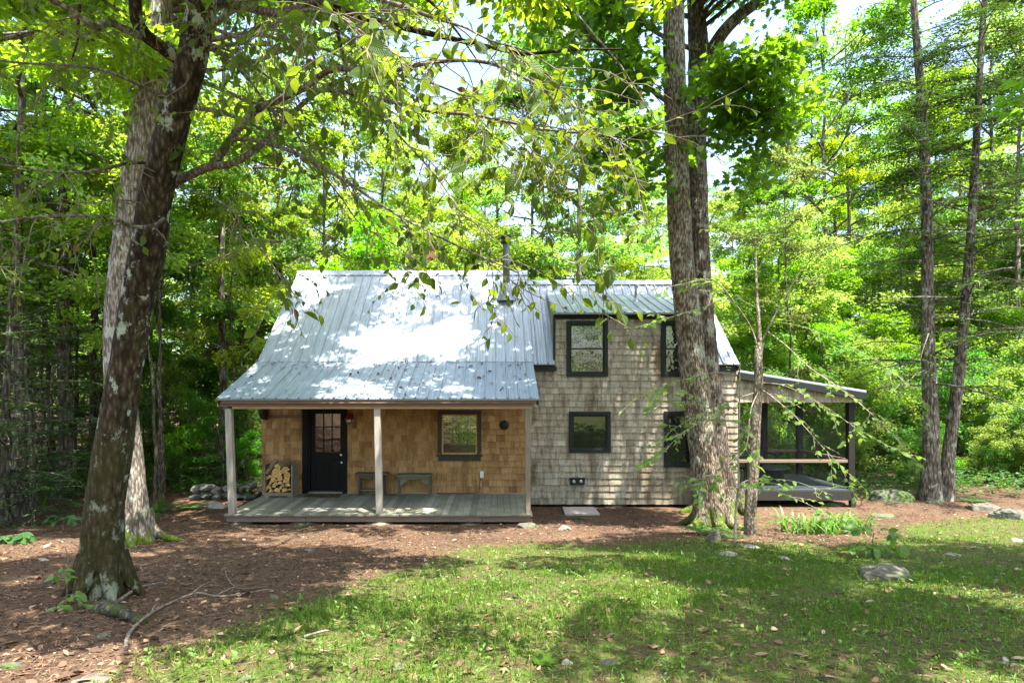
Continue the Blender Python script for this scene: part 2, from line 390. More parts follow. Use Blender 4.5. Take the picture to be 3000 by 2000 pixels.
def mat_rock(name, base=(.34, .34, .32), moss_amt=.4):
    t = NT(name); v = t.coord(); n = t.noise(v, 7, 8, .65); n2 = t.noise(v, 38, 5, .7); m = t.noise(v, 3.5, 6, .6)
    c = t.ramp(n, [(.28, tuple(x * .35 for x in base)), (.5, base), (.72, tuple(min(1, x * 1.5) for x in base))])
    c = t.mix(1., c, t.ramp(n2, [(.3, .7), (.7, 1.15)]), 'MULTIPLY')
    k = t.ramp(t.math('ADD', m, t.math('MULTIPLY', t.math('SUBTRACT', t.orand(), .5), .2)), [(.50, 0.), (.60, 1.)])
    c = t.mix(t.math('MULTIPLY', k, moss_amt), c, (.05, .085, .015))
    t.pbr(c, .9, 0, .2, t.bump(t.math('ADD', n, t.math('MULTIPLY', n2, .4)), .8, .03)); return t.m

M = {}
M['ground'] = mat_ground()
M['shingle_new'] = mat_shingle('cedar_shingle', [(.20, .10, .04), (.34, .19, .08), (.45, .265, .115), (.31, .16, .065), (.52, .33, .155)], (.10, .045, .018), .55, .5)
M['shingle_old'] = mat_shingle('weathered_shingle', [(.265, .215, .15), (.38, .33, .25), (.32, .275, .205), (.46, .41, .325), (.25, .19, .125)], (.085, .052, .028), .75, .8, (.07, .058, .03))
M['metal'] = mat_metal_roof('galvanised_roofing')
M['metal_dull'] = mat_metal_roof('mossy_galvanised_roofing', (.38, .43, .42), .75)
M['trim'] = mat_plain('dark_green_trim', (.008, .0115, .0095), .7, 0, .25, 14, .1)
M['trim_brown'] = mat_plain('dark_brown_trim', (.030, .022, .017), .55, 0, .25, 14, .1)
M['door'] = mat_plain('black_door_paint', (.006, .005, .005), .6, 0, .2, 10, .06, .15)
M['fascia'] = mat_wood('brown_fascia', (.07, .042, .03), (.17, .10, .07), 'X')
M['deck'] = mat_wood('grey_green_deck', (.10, .105, .075), (.34, .335, .27), 'Y', .8, (.09, .10, .055), .6)
M['skirt'] = mat_wood('deck_rim_board', (.06, .042, .032), (.20, .145, .115), 'X', .8, (.23, .13, .09), .5)
M['post'] = mat_wood('weathered_post', (.20, .175, .14), (.50, .46, .40), 'Z', .8, (.26, .20, .14), .4)
M['post_dark'] = mat_wood('dark_porch_timber', (.011, .010, .009), (.034, .030, .027), 'Z')
M['rail'] = mat_wood('brown_rail', (.10, .065, .045), (.24, .17, .12), 'X')
M['beam'] = mat_wood('pine_beam', (.26, .16, .08), (.50, .35, .20), 'X')
M['ceiling'] = mat_wood('porch_ceiling_boards', (.20, .13, .07), (.40, .28, .16), 'X')
M['bench'] = mat_wood('mossy_bench_wood', (.07, .06, .04), (.22, .19, .12), 'X', .85, (.07, .085, .03), .6)
M['bench_dark'] = mat_wood('dark_bench_wood', (.045, .035, .028), (.14, .11, .085), 'X', .85, (.22, .10, .05), .3)
M['crate'] = mat_wood('grey_crate_wood', (.10, .08, .055), (.30, .26, .19), 'Z', .85, (.08, .08, .04), .5)
M['plank'] = mat_wood('grey_plank', (.20, .18, .155), (.44, .40, .35), 'X')
M['sheathing'] = mat_plain('dark_sheathing', (.022, .016, .012), .9, 0, .2, 5, 0)
M['post_brown'] = mat_wood('brown_post', (.10, .075, .055), (.26, .21, .165), 'Z', .8, (.10, .10, .06), .4)
M['interior'] = mat_wood('interior_pine', (.22, .12, .055), (.42, .26, .13), 'Z')
M['dark_void'] = mat_plain('shaded_interior', (.02, .02, .02), .9, 0, .1, 5, 0)
M['log_end'] = mat_plain('split_wood', (.50, .29, .10), .8, 0, .3, 26, .4)
M['log_bark'] = mat_plain('log_bark', (.20, .14, .075), .9, 0, .4, 40, .6)
M['pipe'] = mat_plain('stove_pipe_metal', (.16, .17, .17), .32, .75, .35, 5, .05, stretch=(1, 1, .1))
M['pipe_cap'] = mat_plain('black_metal', (.012, .012, .013), .4, .3, .2, 20, 0)
M['black'] = mat_plain('black_cast_iron', (.012, .012, .012), .5, .2, .2, 20, .1)
M['lead'] = mat_plain('flashing', (.30, .33, .35), .45, .5, .2, 8, .1)
M['white'] = mat_plain('white_plastic', (.62, .62, .55), .45, 0, .08, 8, 0)
M['knob'] = mat_plain('cream_knob', (.75, .72, .60), .3, 0, .05, 8, 0)
M['red_lamp'] = mat_plain('red_enamel', (.20, .015, .012), .4, 0, .25, 18, .1)
M['steel'] = mat_plain('galvanised_steel', (.32, .34, .33), .4, .6, .2, 14, .1)
M['pane_dark'] = mat_glass('window_glass', (.008, .009, .009), 0, .02, .10, 2.2, .95)
M['pane_screen'] = mat_plain('insect_screen', (.016, .018, .017), .7, 0, .3, 4, 0)
M['pane_clear'] = mat_glass('clear_pane', clear=.93, rough=.02, wave=.15, wscale=4.)
M['pane_door'] = mat_glass('old_wavy_glass', clear=.85, rough=.02, wave=.16, wscale=9., refl=1.)
M['screen'] = mat_screen('porch_screening', .93)
M['film'] = mat_glass('plastic_film', clear=.92, rough=.05, wave=.12, wscale=7.)
M['deck_grey'] = mat_plain('painted_porch_floor', (.04, .05, .056), .5, 0, .15, 6, .05)
M['cord'] = mat_plain('black_cord', (.03, .03, .03), .6, 0, .1, 8, 0)
M['lit_room_panel'] = mat_plain('tan_lit_room', (.62, .36, .17), .8, 0, .15, 5, .1)  # tan tone of a lit room, carried by the added door panel
M['bark_beech'] = mat_bark('leaning_tree_bark', (.020, .013, .008), (.062, .043, .027), (.150, .115, .080), 1.1, (.42, .46, .36), .7, (.055, .055, .012), 7., .5, .35, .8)
M['bark_grey'] = mat_bark('pale_ridged_bark', (.10, .08, .06), (.27, .235, .19), (.44, .41, .35), 1.3, (.50, .53, .45), .5, (.13, .19, .02), 1.0, 1., .24, 1.)
M['bark_oak'] = mat_bark('furrowed_oak_bark', (.075, .052, .036), (.25, .20, .145), (.44, .385, .30), 1.5, (.42, .46, .36), .5, (.10, .15, .015), 1.1, 1., .26, 1.)
M['bark_dark'] = mat_bark('dark_furrowed_bark', (.04, .03, .022), (.13, .10, .075), (.27, .23, .18), 1.4, (.36, .40, .31), .5, (.10, .15, .015), 1.1, 1., .2, 1.)
M['bark_hemlock'] = mat_bark('hemlock_bark', (.07, .054, .043), (.20, .165, .135), (.36, .31, .25), 1.1, (.42, .46, .38), .6, None, 0, 0, .2, .9)
M['bark_woods'] = mat_bark('woods_bark', (.05, .04, .032), (.16, .135, .105), (.31, .28, .23), .8, (.36, .39, .32), .4, None, 0, 0, .2, .7, False, .35)
M['bark_limb'] = mat_bark('limb_bark', (.08, .06, .045), (.19, .155, .12), (.32, .28, .22), 1.4, (.42, .45, .38), .45, None, 0, 0, .4, .6)
M['bark_young'] = mat_bark('young_bark', (.12, .09, .065), (.25, .205, .15), (.38, .33, .26), 1.4, (.45, .46, .38), .4, None, 0, 0, .5, .5)
M['twig'] = mat_plain('twig_bark', (.15, .115, .085), .85, 0, .35, 20, .2)
M['twig_pale'] = mat_plain('pale_twig_bark', (.25, .21, .155), .8, 0, .35, 16, .2)
G1 = [(0, (.034, .078, .007)), (.5, (.064, .138, .012)), (1, (.125, .20, .02))]
G2 = [(0, (.06, .115, .008)), (.5, (.10, .185, .015)), (1, (.18, .255, .026))]
G4 = [(0, (.022, .058, .006)), (.5, (.048, .108, .009)), (1, (.09, .165, .016))]
G3 = [(0, (.014, .038, .009)), (.5, (.026, .062, .013)), (1, (.048, .092, .018))]
M['leaf_woods'] = mat_leaf('hardwood_leaf', G1, (.29, .53, .022), .5, .48, .4, .075, .6)
M['leaf_bright'] = mat_leaf('bright_leaf', G2, (.40, .63, .03), .53, .48, .4, .06, .5)
M['leaf_maple'] = mat_leaf('maple_leaf', G4, (.27, .47, .016), .48, .45, .4, .02, .25)
M['leaf_beech'] = mat_leaf('beech_leaf', G4, (.34, .50, .02), .42, .5, .25, .02, .2, True, .010)
M['leaf_branch'] = mat_leaf('hornbeam_leaf', [(0, (.05, .13, .02)), (.5, (.09, .19, .03)), (1, (.16, .27, .05))], (.36, .56, .05), .42, .45, .45, .02, .2, True, .02)
M['needle'] = mat_leaf('hemlock_needles', G3, (.07, .16, .015), .25, .55, .3, .03, .3)
M['needle_bright'] = mat_leaf('young_needles', [(0, (.03, .08, .012)), (1, (.08, .16, .03))], (.14, .28, .02), .3, .5, .3)
M['grass'] = mat_leaf('grass_blade', [(0, (.030, .080, .005)), (.5, (.070, .145, .010)), (.74, (.13, .185, .020)), (1, (.28, .23, .08))], (.19, .34, .02), .38, .55, .25, 0, 0)
M['weed'] = mat_leaf('weed_leaf', [(0, (.06, .13, .02)), (1, (.13, .24, .035))], (.26, .42, .03), .35, .5, .35, 0, 0)
M['lily'] = mat_leaf('strap_leaf', [(0, (.05, .13, .02)), (1, (.12, .25, .045))], (.22, .42, .03), .3, .4, .45, 0, 0)
M['fern'] = mat_leaf('fern_leaf', [(0, (.025, .075, .02)), (1, (.06, .14, .03))], (.12, .28, .03), .35, .5, .3, 0, 0)
M['litter'] = mat_leaf('dead_leaf', [(0, (.04, .026, .018)), (.4, (.105, .062, .038)), (.75, (.22, .135, .078)), (1, (.40, .29, .19))], (.2, .1, .04), .12, .75, .2, 0, 0)
M['rock'] = mat_rock('grey_stone', (.125, .112, .086), .6)
M['rock_pale'] = mat_rock('pale_stone', (.26, .245, .205), .3)
M['rock_moss'] = mat_rock('mossy_stone', (.12, .12, .10), .9)
M['rock_wall'] = mat_rock('wall_stone', (.17, .165, .145), .35)
M['log_moss'] = mat_bark('rotting_log_bark', (.03, .025, .02), (.10, .085, .065), (.20, .18, .145), 1.2, (.33, .37, .29), .4, (.06, .085, .015), 4., .9, .5, .8)
M['stick'] = mat_plain('fallen_branch_bark', (.17, .135, .105), .9, 0, .4, 22, .4)
# ------------------------------------------------------------------ the cabin
YW = 14.47                                            # front wall plane
cabin = empty('cabin', (0, YW, 0), 'rustic shingled cabin with a grey metal roof and a covered front porch', 'cabin')
XL, XR, XM = -5.66, 5.83, .80                         # left gable wall, right gable wall, where the porch ends
def wall_cells(mb, x0, x1, z0, z1, y0, y1, holes):
    xs = sorted({x0, x1, *[h[0] for h in holes], *[h[1] for h in holes]}); zs = sorted({z0, z1, *[h[2] for h in holes], *[h[3] for h in holes]})
    for a, b in zip(xs, xs[1:]):
        for c, d in zip(zs, zs[1:]):
            mx, mz = (a + b) / 2, (c + d) / 2
            if not any(h[0] < mx < h[1] and h[2] < mz < h[3] for h in holes): mb.box(a, b, y0, y1, c, d)

def shingles(mb, x0, x1, z0, z1, y, expo, seed, holes=(), top=None, frame=None, wr=(.10, .21), out=.030, skew=0.):
    """courses of single shingles on a wall facing -y; frame maps (u, depth, z) to world for walls that face elsewhere"""
    rng = R(seed); fr = frame or (lambda u, d, z: (u, y - d, z)); row = 0; zb = z0
    while zb < z1 - .02:
        zt = min(zb + expo + .015, z1); x = x0 - rng.random() * .12; cuts = []
        while x < x1:
            w = rng.uniform(*wr); cuts.append((max(x, x0), min(x + w - .0045, x1))); x += w
        for a, b in cuts:
            if b - a < .012: continue
            segs = [(a, b)]
            for h in holes:
                if h[3] <= zb + .01 or h[2] >= zt - .01: continue
                nx = []
                for sg in segs:
                    if len(sg) == 4: nx.append(sg); continue
                    p, q = sg
                    for e in (p, min(q, h[0])), (max(p, h[1]), q):
                        if e[1] - e[0] > .01: nx.append(e)
                    i0, i1 = max(p, h[0]), min(q, h[1])
                    if i1 - i0 > .01:
                        if h[3] < zt - .012: nx.append((i0, i1, max(zb, h[3]), zt))
                        elif h[2] > zb + .012: nx.append((i0, i1, zb, min(zt, h[2])))
                segs = nx
            for s_ in segs:
                p, q = s_[:2]; c, d = (s_[2], s_[3]) if len(s_) == 4 else (zb + rng.normal() * .0035, zt)
                if top is not None:
                    tm = min(top(p), top(q))
                    if c > tm - .02: continue
                    d0, d1 = min(d, top(p)), min(d, top(q))
                else: d0 = d1 = d
                o = out + rng.normal() * .0016; t0 = .004; sk = rng.normal() * skew
                mb.hexa([fr(p, o, c), fr(q, o, c + sk), fr(q, -.004, c + sk), fr(p, -.004, c), fr(p, t0, d0), fr(q, t0, d1), fr(q, -.004, d1), fr(p, -.004, d0)], 0, float(np.clip(rng.beta(2.4, 2.4), 0, 1)))
        zb += expo; row += 1

# openings in the front wall, from the photograph
def rect(px0, px1, py0, py1, Y=YW): return (PX(px0, Y), PX(px1, Y), PZ(py1, Y), PZ(py0, Y))
H_DOOR = rect(893, 1012, 1198, 1447); H_WIN = rect(1290, 1402, 1208, 1338)
W_UL, W_UR = rect(1659, 1780, 940, 1103), rect(1936, 2057, 940, 1103)
W_LL, W_LR = rect(1666, 1788, 1205, 1325), rect(1944, 2067, 1204, 1367)
ZD = PZ(1444.6, YW)                                    # deck level at the wall
Z_BOT = PZ(1476, YW); Z_EAVE = 3.36
Z_DT = PZ(934, YW)                                     # top of the dormer wall
XD0, XD1 = PX(1629, YW), 5.15

m = MB(1); wall_cells(m, XL, XM, Z_BOT, 3.55, YW, YW + .12, [H_DOOR, H_WIN]); wall_cells(m, XM, XR, Z_BOT, 3.40, YW, YW + .12, []); wall_cells(m, XD0, XD1, 3.40, Z_DT, YW, YW + .12, [])
BW = (-1.95, -.45, .95, 2.45)                           # window in the back wall
wall_cells(m, XL, XR, Z_BOT, 3.4, 19.9, 20.0, [BW])
# gable walls, left and right
for x, zr in ((XL, 6.0), (XR - .12, 5.75)):
    pts = [(YW + .12, Z_BOT), (19.9, Z_BOT), (19.9, 3.38), (17.19, zr), (YW + .12, 3.38)]
    n = len(pts); V = [(x, a, b) for a, b in pts] + [(x + .12, a, b) for a, b in pts]
    m.add(V, [list(range(n)), list(range(2 * n - 1, n - 1, -1))]); m.add(V, [[i, i + n, (i + 1) % n + n, (i + 1) % n] for i in range(n)])
m.build('wall', M['sheathing'], cabin)

m = MB(2)
shingles(m, XL - .012, XM, ZD + .02, 2.92, YW - .002, .1555, 3, [H_DOOR, H_WIN])
m.build('porch_shingles', M['shingle_new'], cabin)
m = MB(3)
zt_w = lambda x: Z_DT if XD0 - .02 < x < XD1 + .01 else 3.37
shingles(m, XM + .002, XR + .012, Z_BOT, Z_DT, YW - .002, .157, 4, [(XM, XD0 - .03, 3.32, 9), (XD1 + .02, 9, 3.32, 9), (XM - 1, XM + .1, 2.62, 9)] +
         [(w[0] + .03, w[1] - .03, w[2] + .03, w[3] - .03) for w in (W_UL, W_UR, W_LL, W_LR)], None, None, (.09, .20), .030, .0012)
shingles(m, XM - .6, XM + .13, 2.95, 3.36, YW - .002, .157, 5)
# left gable
fr = lambda u, d, z: (XL - d, u, z)
shingles(m, YW + .0, 20.0, Z_BOT, 5.9, 0, .157, 6, (), lambda u: 3.4 + (min(u - YW, 20 - u) + .2) * .93 - .12, fr)
m.build('weathered_shingles', M['shingle_old'], cabin)
m = MB(77)
shingles(m, XL - .012, XL + .0, Z_BOT, ZD + .02, YW - .002, .12, 7)
m.box(XL, XM, YW - .014, YW - .003, ZD - .02, ZD + .035)
m.build('base_board', M['beam'], cabin)
# inside: floor, loft, partition, so that the panes look into a room
m = MB(4); m.box(XL + .13, XR - .13, YW + .13, 19.88, ZD - .08, ZD - .02); m.box(XL + .13, XR - .13, YW + .13, 19.88, 3.0, 3.08); m.box(1.6, 1.7, YW + .13, 19.88, ZD, 2.98)
m.box(-3.62, -3.55, YW + .9, 19.88, ZD, 2.98)
m.build('interior', M['interior'], cabin)
m = MB(5)
for k in range(1, 3): m.box(BW[0] + (BW[1] - BW[0]) * k / 3 - .018, BW[0] + (BW[1] - BW[0]) * k / 3 + .018, 19.93, 19.97, BW[2], BW[3])
for k in range(1, 4): m.box(BW[0], BW[1], 19.932, 19.968, BW[2] + (BW[3] - BW[2]) * k / 4 - .018, BW[2] + (BW[3] - BW[2]) * k / 4 + .018)
bwf = m.build('back_window', M['trim'], cabin)

# ---- metal roofs
def roof_plane(mb, A, B, C, D, pitch=.236, seed=0, nv=7, flip=False, mi=0):
    """ribbed sheet: A left eave, B right eave, C right top, D left top"""
    A, B, C, D = [np.asarray(p, float) for p in (A, B, C, D)]; rng = R(seed)
    W = np.linalg.norm(B - A); N = np.cross(B - A, D - A); N /= np.linalg.norm(N)
    us, hs = [], []
    k0 = int(W / pitch) + 1
    for k in range(k0):
        u = k * pitch
        for du, h in ((0, .0), (.012, .030), (.032, .030), (.044, 0), (.085, 0), (.092, .004), (.106, .004), (.113, 0), (.157, 0), (.164, .004), (.178, .004), (.185, 0)):
            if u + du < W: us.append(u + du); hs.append(h)
    us.append(W); hs.append(0.); us = np.array(us) / W; hs = np.array(hs); n = len(us); V = []
    for v in np.linspace(0, 1, nv):
        base = (A + (D - A) * v)[None] * (1 - us)[:, None] + (B + (C - B) * v)[None] * us[:, None]
        wob = np.sin(us * 31 + v * 5 + seed) * .0015 + rng.normal(size=n) * .0006
        V.append(base + N * (hs + wob)[:, None])
    V = np.concatenate(V); i, j = np.meshgrid(np.arange(nv - 1), np.arange(n - 1), indexing='ij')
    Q = np.stack([i * n + j, i * n + j + 1, (i + 1) * n + j + 1, (i + 1) * n + j], -1).reshape(-1, 4)
    sheet = np.floor(us[:-1] * W / (pitch * 4)) ; r = R(seed + 5).random(64)
    mb.add(V, Q, mi, np.tile(r[sheet.astype(int) % 64], nv - 1))
    t = N * .03; P = [A - N * .004, B - N * .004, C - N * .004, D - N * .004]
    mb.hexa([P[0] - t, P[1] - t, P[2] - t, P[3] - t] + P, mi)
RX0, RX1 = -5.69, .874
zE, zB, zR = PZ(1168, 12.15), PZ(1060, 14.27), PZ(797, 17.19)
m = MB(10); roof_plane(m, (RX0, 14.24, zB), (RX1, 14.24, zB), (RX1, 17.19, zR), (RX0, 17.19, zR), seed=1)
roof_plane(m, (RX1, 20.14, zB - .02), (RX0, 20.14, zB - .02), (RX0, 17.21, zR), (RX1, 17.21, zR), seed=2)
# ridge cap
for s_, y1 in ((-1, 17.03), (1, 17.37)):
    zc = zR + .03; m.hexa([(RX0 - .02, y1, zc - .148), (RX1 + .02, y1, zc - .148), (RX1 + .02, 17.2, zc + .012), (RX0 - .02, 17.2, zc + .012), (RX0 - .02, y1, zc - .140), (RX1 + .02, y1, zc - .140), (RX1 + .02, 17.2, zc + .020), (RX0 - .02, 17.2, zc + .020)])
m.build('main_roof', M['metal'], cabin)
m = MB(11); roof_plane(m, (RX0, 12.15, zE), (RX1, 12.15, zE), (RX1, 14.30, zB + .012), (RX0, 14.30, zB + .012), seed=3)
m.build('porch_roof', M['metal'], cabin)
m = MB(12); m.box(RX0 + .06, RX1 - .06, 12.32, 12.33, 2.40, 2.401)
V = [(RX0 + .05, 12.20, zE - .055), (RX1 - .05, 12.20, zE - .055), (RX1 - .05, YW - .03, zB + .03), (RX0 + .05, YW - .03, zB + .03)]
V = [(RX0 + .05, 12.2, zE - .062), (RX1 - .05, 12.2, zE - .062), (RX1 - .05, YW - .03, zE + (YW - 12.2) * .394 - .062), (RX0 + .05, YW - .03, zE + (YW - 12.2) * .394 - .062)]
m = MB(12); m.hexa(V + [(a, b, c + .02) for a, b, c in V]); m.build('porch_ceiling', M['ceiling'], cabin)
WX0, WX1 = .74, PX(2167, 14.3); wzE, wzR = PZ(1066.5, 14.3), PZ(825, 17.2)
m = MB(13); ws = lambda y: wzE + (wzR - wzE) * (y - 14.3) / 2.9
XDa, XDb = XD0 - .035, XD1 + .035
roof_plane(m, (WX0, 14.3, wzE), (XDa, 14.3, wzE), (XDa, 17.2, wzR), (WX0, 17.2, wzR), seed=4); roof_plane(m, (XDb, 14.3, wzE), (WX1, 14.3, wzE), (WX1, 17.2, wzR), (XDb, 17.2, wzR), seed=14)
roof_plane(m, (XDa, 16.5, ws(16.5)), (XDb, 16.5, ws(16.5)), (XDb, 17.2, wzR), (XDa, 17.2, wzR), seed=24)
roof_plane(m, (WX1, 20.12, wzE), (WX0, 20.12, wzE), (WX0, 17.22, wzR), (WX1, 17.22, wzR), seed=5)
for y1 in (17.02, 17.40):
    zc = wzR + .03; m.hexa([(RX1 + .022, y1, zc - .148), (WX1 + .02, y1, zc - .148), (WX1 + .02, 17.21, zc + .012), (RX1 + .022, 17.21, zc + .012), (RX1 + .022, y1, zc - .140), (WX1 + .02, y1, zc - .140), (WX1 + .02, 17.21, zc + .020), (RX1 + .022, 17.21, zc + .020)])
m.build('wing_roof', M['metal'], cabin)
DX0, DX1 = PX(1624, 14.25), 5.2; dz0, dz1 = PZ(916, 14.25), PZ(864, 16.64)
m = MB(14); roof_plane(m, (DX0, 14.22, dz0), (DX1, 14.22, dz0), (DX1, 16.70, dz1 + .03), (DX0, 16.70, dz1 + .03), seed=6)
m.build('dormer_roof', M['metal_dull'], cabin)
for x in (XD0 - .03, XD1 - .05):                      # dormer cheeks
    m = MB(15)
    pts = [(YW, wzE + .16), (16.6, dz1 - .04), (YW, dz0 + .04)]
    V = [(x, a, b) for a, b in pts] + [(x + .08, a, b) for a, b in pts]
    m.add(V, [[2, 1, 0], [3, 4, 5]]); m.add(V, [[i, (i + 1) % 3, 3 + (i + 1) % 3, 3 + i] for i in range(3)])
    m.build('dormer_cheek', M['shingle_old'], cabin)
m = MB(16)                                            # dark trim: dormer frieze, wing eave boards, rake boards
m.box(XD0 - .07, XD1 + .06, 14.40, 14.443, Z_DT - .005, Z_DT + .105); m.box(XD0 - .07, XD1 + .06, 14.24, 14.40, Z_DT + .062, Z_DT + .085)
m.build('dormer_frieze', M['trim'], cabin); m = MB(116)
m.box(XM + .08, XD0 - .0, 14.36, 14.44, wzE - .16, wzE - .045); m.build('eave_board', M['trim'], cabin); m = MB(119); m.box(XD1 + .06, WX1 - .01, 14.36, 14.44, wzE - .16, wzE - .045)
m.build('eave_board', M['trim'], cabin); m = MB(117)
m.bar((WX1 - .03, 14.34, wzE - .10), (WX1 - .03, 17.2, wzR - .12), .04, .14); m.build('rake_board', M['trim'], cabin); m = MB(120); m.bar((RX0 + .03, 14.3, zB - .08), (RX0 + .03, 17.19, zR - .13), .04, .13); m.build('rake_board', M['trim'], cabin); m = MB(121); m.bar((RX0 + .03, 12.18, zE - .095), (RX0 + .03, 14.3, zB - .09), .04, .13)
m.build('rake_board', M['trim'], cabin); m = MB(122); m.bar((RX1 - .03, 12.18, zE - .085), (RX1 - .03, 14.3, zB - .085), .04, .10)
m.build('rake_board', M['trim'], cabin); m = MB(118); m.box(XD0 - .075, XD0 - .02, 14.41, 14.452, wzE, Z_DT)
m.build('corner_board', M['trim'], cabin)
# porch fascia, gutter lip and beam
m = MB(17); m.box(RX0 + .09, RX1 - .10, 12.19, 12.225, zE - .150, zE - .052); m.box(RX0 + .02, RX0 + .09, 12.19, 12.225, zE - .165, zE - .05)
m.tube([(RX0 + .09, 12.172, zE - .088), (RX1 - .12, 12.172, zE - .080)], .017, 8)
m.build('fascia', M['fascia'], cabin)
m = MB(18); m.box(RX0 + .28, RX1 - .14, 12.235, 12.36, zE - .205, zE - .10); m.build('porch_beam', M['beam'], cabin)
# deck
rng = R(20); m = MB(20); x = -5.55; dxr = PX(1563, 12.2)
while x < dxr - .03:
    w = min(.143, dxr - x); dy = rng.normal() * .006
    m.hexa([(x, 12.17 + dy, .245), (x + w - .006, 12.17 + dy, .245), (x + w - .006, YW - .022, ZD - .028), (x, YW - .022, ZD - .028), (x, 12.17 + dy, .277), (x + w - .006, 12.17 + dy, .277), (x + w - .006, YW - .022, ZD), (x, YW - .022, ZD)], 0, rng.random()); x += w
m.build('porch_deck', M['deck'], cabin)
m = MB(21); m.bar((-5.52, 12.23, .18), (-3.9, 12.23, .182), .04, .132); m.bar((-3.893, 12.23, .182), (-.30, 12.23, .18), .04, .13); m.bar((-.293, 12.23, .18), (dxr - .05, 12.23, .18), .04, .13)
m.bar((-5.49, 12.26, .18), (-5.52, YW - .03, .2), .04, .13); m.bar((dxr - .06, 12.26, .18), (dxr - .06, YW - .03, .2), .04, .13)
m.build('deck_rim', M['skirt'], cabin)
def deck_z(y): return .277 + (ZD - .277) * (y - 12.17) / (YW - .022 - 12.17)
for xb, xt, w, mt in ((PX(682, 12.31), PX(671.5, 12.31), .132, 'post'), (PX(1112, 12.31), PX(1106, 12.31), .130, 'post'), (PX(1547, 12.31), PX(1545, 12.31), .105, 'post_brown')):
    m = MB(int(abs(xb) * 10)); m.bar((xb, 12.30, deck_z(12.3)), (xt, 12.30, zE - .207), w, w, 0, None, (0, 1, 0), .08); m.build('porch_post', M[mt], cabin)
m = MB(22)
def arc_bracket(x, y0, y1, z0, z1, w):
    n = 7; pts = []
    a = [(y1, z1), (y0, z1)] + [(y0 + (y1 - .06 - y0) * (1 - math.cos(t)) , z1 - .06 - (z1 - .06 - z0) * math.sin(t)) for t in np.linspace(.1, PI / 2, n)] + [(y1, z0)]
    k = len(a); V = [(x - w / 2, p, q) for p, q in a] + [(x + w / 2, p, q) for p, q in a]
    m.add(V, [list(range(k)), list(range(2 * k - 1, k - 1, -1))]); m.add(V, [[i, k + i, k + (i + 1) % k, (i + 1) % k] for i in range(k)])
arc_bracket(PX(772, 14.3), 14.12, YW - .022, PZ(1228, YW), PZ(1192, YW), .10); m.build('eave_bracket', M['trim_brown'], cabin)
m = MB(23); m.box(PX(781, YW), H_DOOR[0] - .05, YW - .05, YW - .020, PZ(1223, YW), PZ(1215, YW)); m.build('hanging_rail', M['fascia'], cabin)

# ---- door
d0, d1 = H_DOOR[0], H_DOOR[1]
door = MB(30); px = lambda p: PX(p, YW); pz = lambda p: PZ(p, YW)
yd = YW + .035
door.box(px(909), px(922), yd, yd + .045, pz(1437), pz(1203)); door.box(px(996), px(1005), yd, yd + .045, pz(1437), pz(1203))
door.box(px(922), px(996), yd, yd + .045, pz(1212), pz(1203)); door.box(px(922), px(996), yd, yd + .045, pz(1346), pz(1326)); door.box(px(922), px(996), yd, yd + .045, pz(1437), pz(1424))
door.box(px(954.5), px(963.5), yd, yd + .045, pz(1424), pz(1346)); door.box(px(922), px(954.5), yd + .018, yd + .035, pz(1424), pz(1346)); door.box(px(963.5), px(996), yd + .018, yd + .035, pz(1424), pz(1346))
for a, b in ((926, 950.5), (967.5, 992)): door.box(px(a), px(b), yd + .008, yd + .018, pz(1420), pz(1350))
for k in (1, 2):
    door.box(px(922) + (px(996) - px(922)) * k / 3 - .012, px(922) + (px(996) - px(922)) * k / 3 + .012, yd + .006, yd + .04, pz(1326), pz(1212))
    zz = pz(1326) + (pz(1212) - pz(1326)) * k / 3; door.box(px(922), px(996), yd + .007, yd + .039, zz - .012, zz + .012)
dr = door.build('door', M['door'], cabin)
m = MB(31); m.box(px(922), px(996), yd + .020, yd + .024, pz(1326), pz(1212)); m.build('door_glass', M['pane_door'], dr)
m = MB(131); m.box(px(921), px(998), yd + .10, yd + .11, pz(1249), pz(1205)); m.build('lit_room_panel', M['lit_room_panel'], dr)  # added panel; its tan stands in for the lit interior behind the panes
m = MB(32); o_ = .028
m.box(px(887), px(903), YW - .048, YW - o_ + .012, ZD + .003, pz(1193)); m.box(px(1005.5), px(1018), YW - .048, YW - o_ + .012, ZD + .003, pz(1193)); m.box(px(903), px(1005.5), YW - .046, YW - o_ + .012, pz(1202), pz(1193.4))
m.box(px(903), px(909), YW - .016, YW + .10, ZD, pz(1202)); m.box(px(1005.5), px(1012), YW - .016, YW + .10, ZD, pz(1202)); m.box(px(909), px(1005), YW - .014, YW + .10, pz(1203), pz(1200))
m.build('door_frame', M['door'], dr)
m = MB(33); m.box(px(905), px(1005), YW - .06, YW + .10, ZD + .002, ZD + .045); m.build('threshold', M['deck'], dr)
def ball(mb, c, r, sy=1., n=10, mi=0):
    c = np.asarray(c, float); P = []; 
    mb.tube([c + np.array([0, -r * sy * math.cos(t), 0]) for t in np.linspace(.05, PI - .05, n)], [r * math.sin(t) for t in np.linspace(.05, PI - .05, n)], 12, mi)
m = MB(34); ball(m, (px(999), yd - .03, pz(1332)), .030, .8); m.build('door_knob', M['knob'], dr)
m = MB(35); ball(m, (px(1000), yd - .012, pz(1354.5)), .026, .45); m.build('deadbolt', M['knob'], dr)

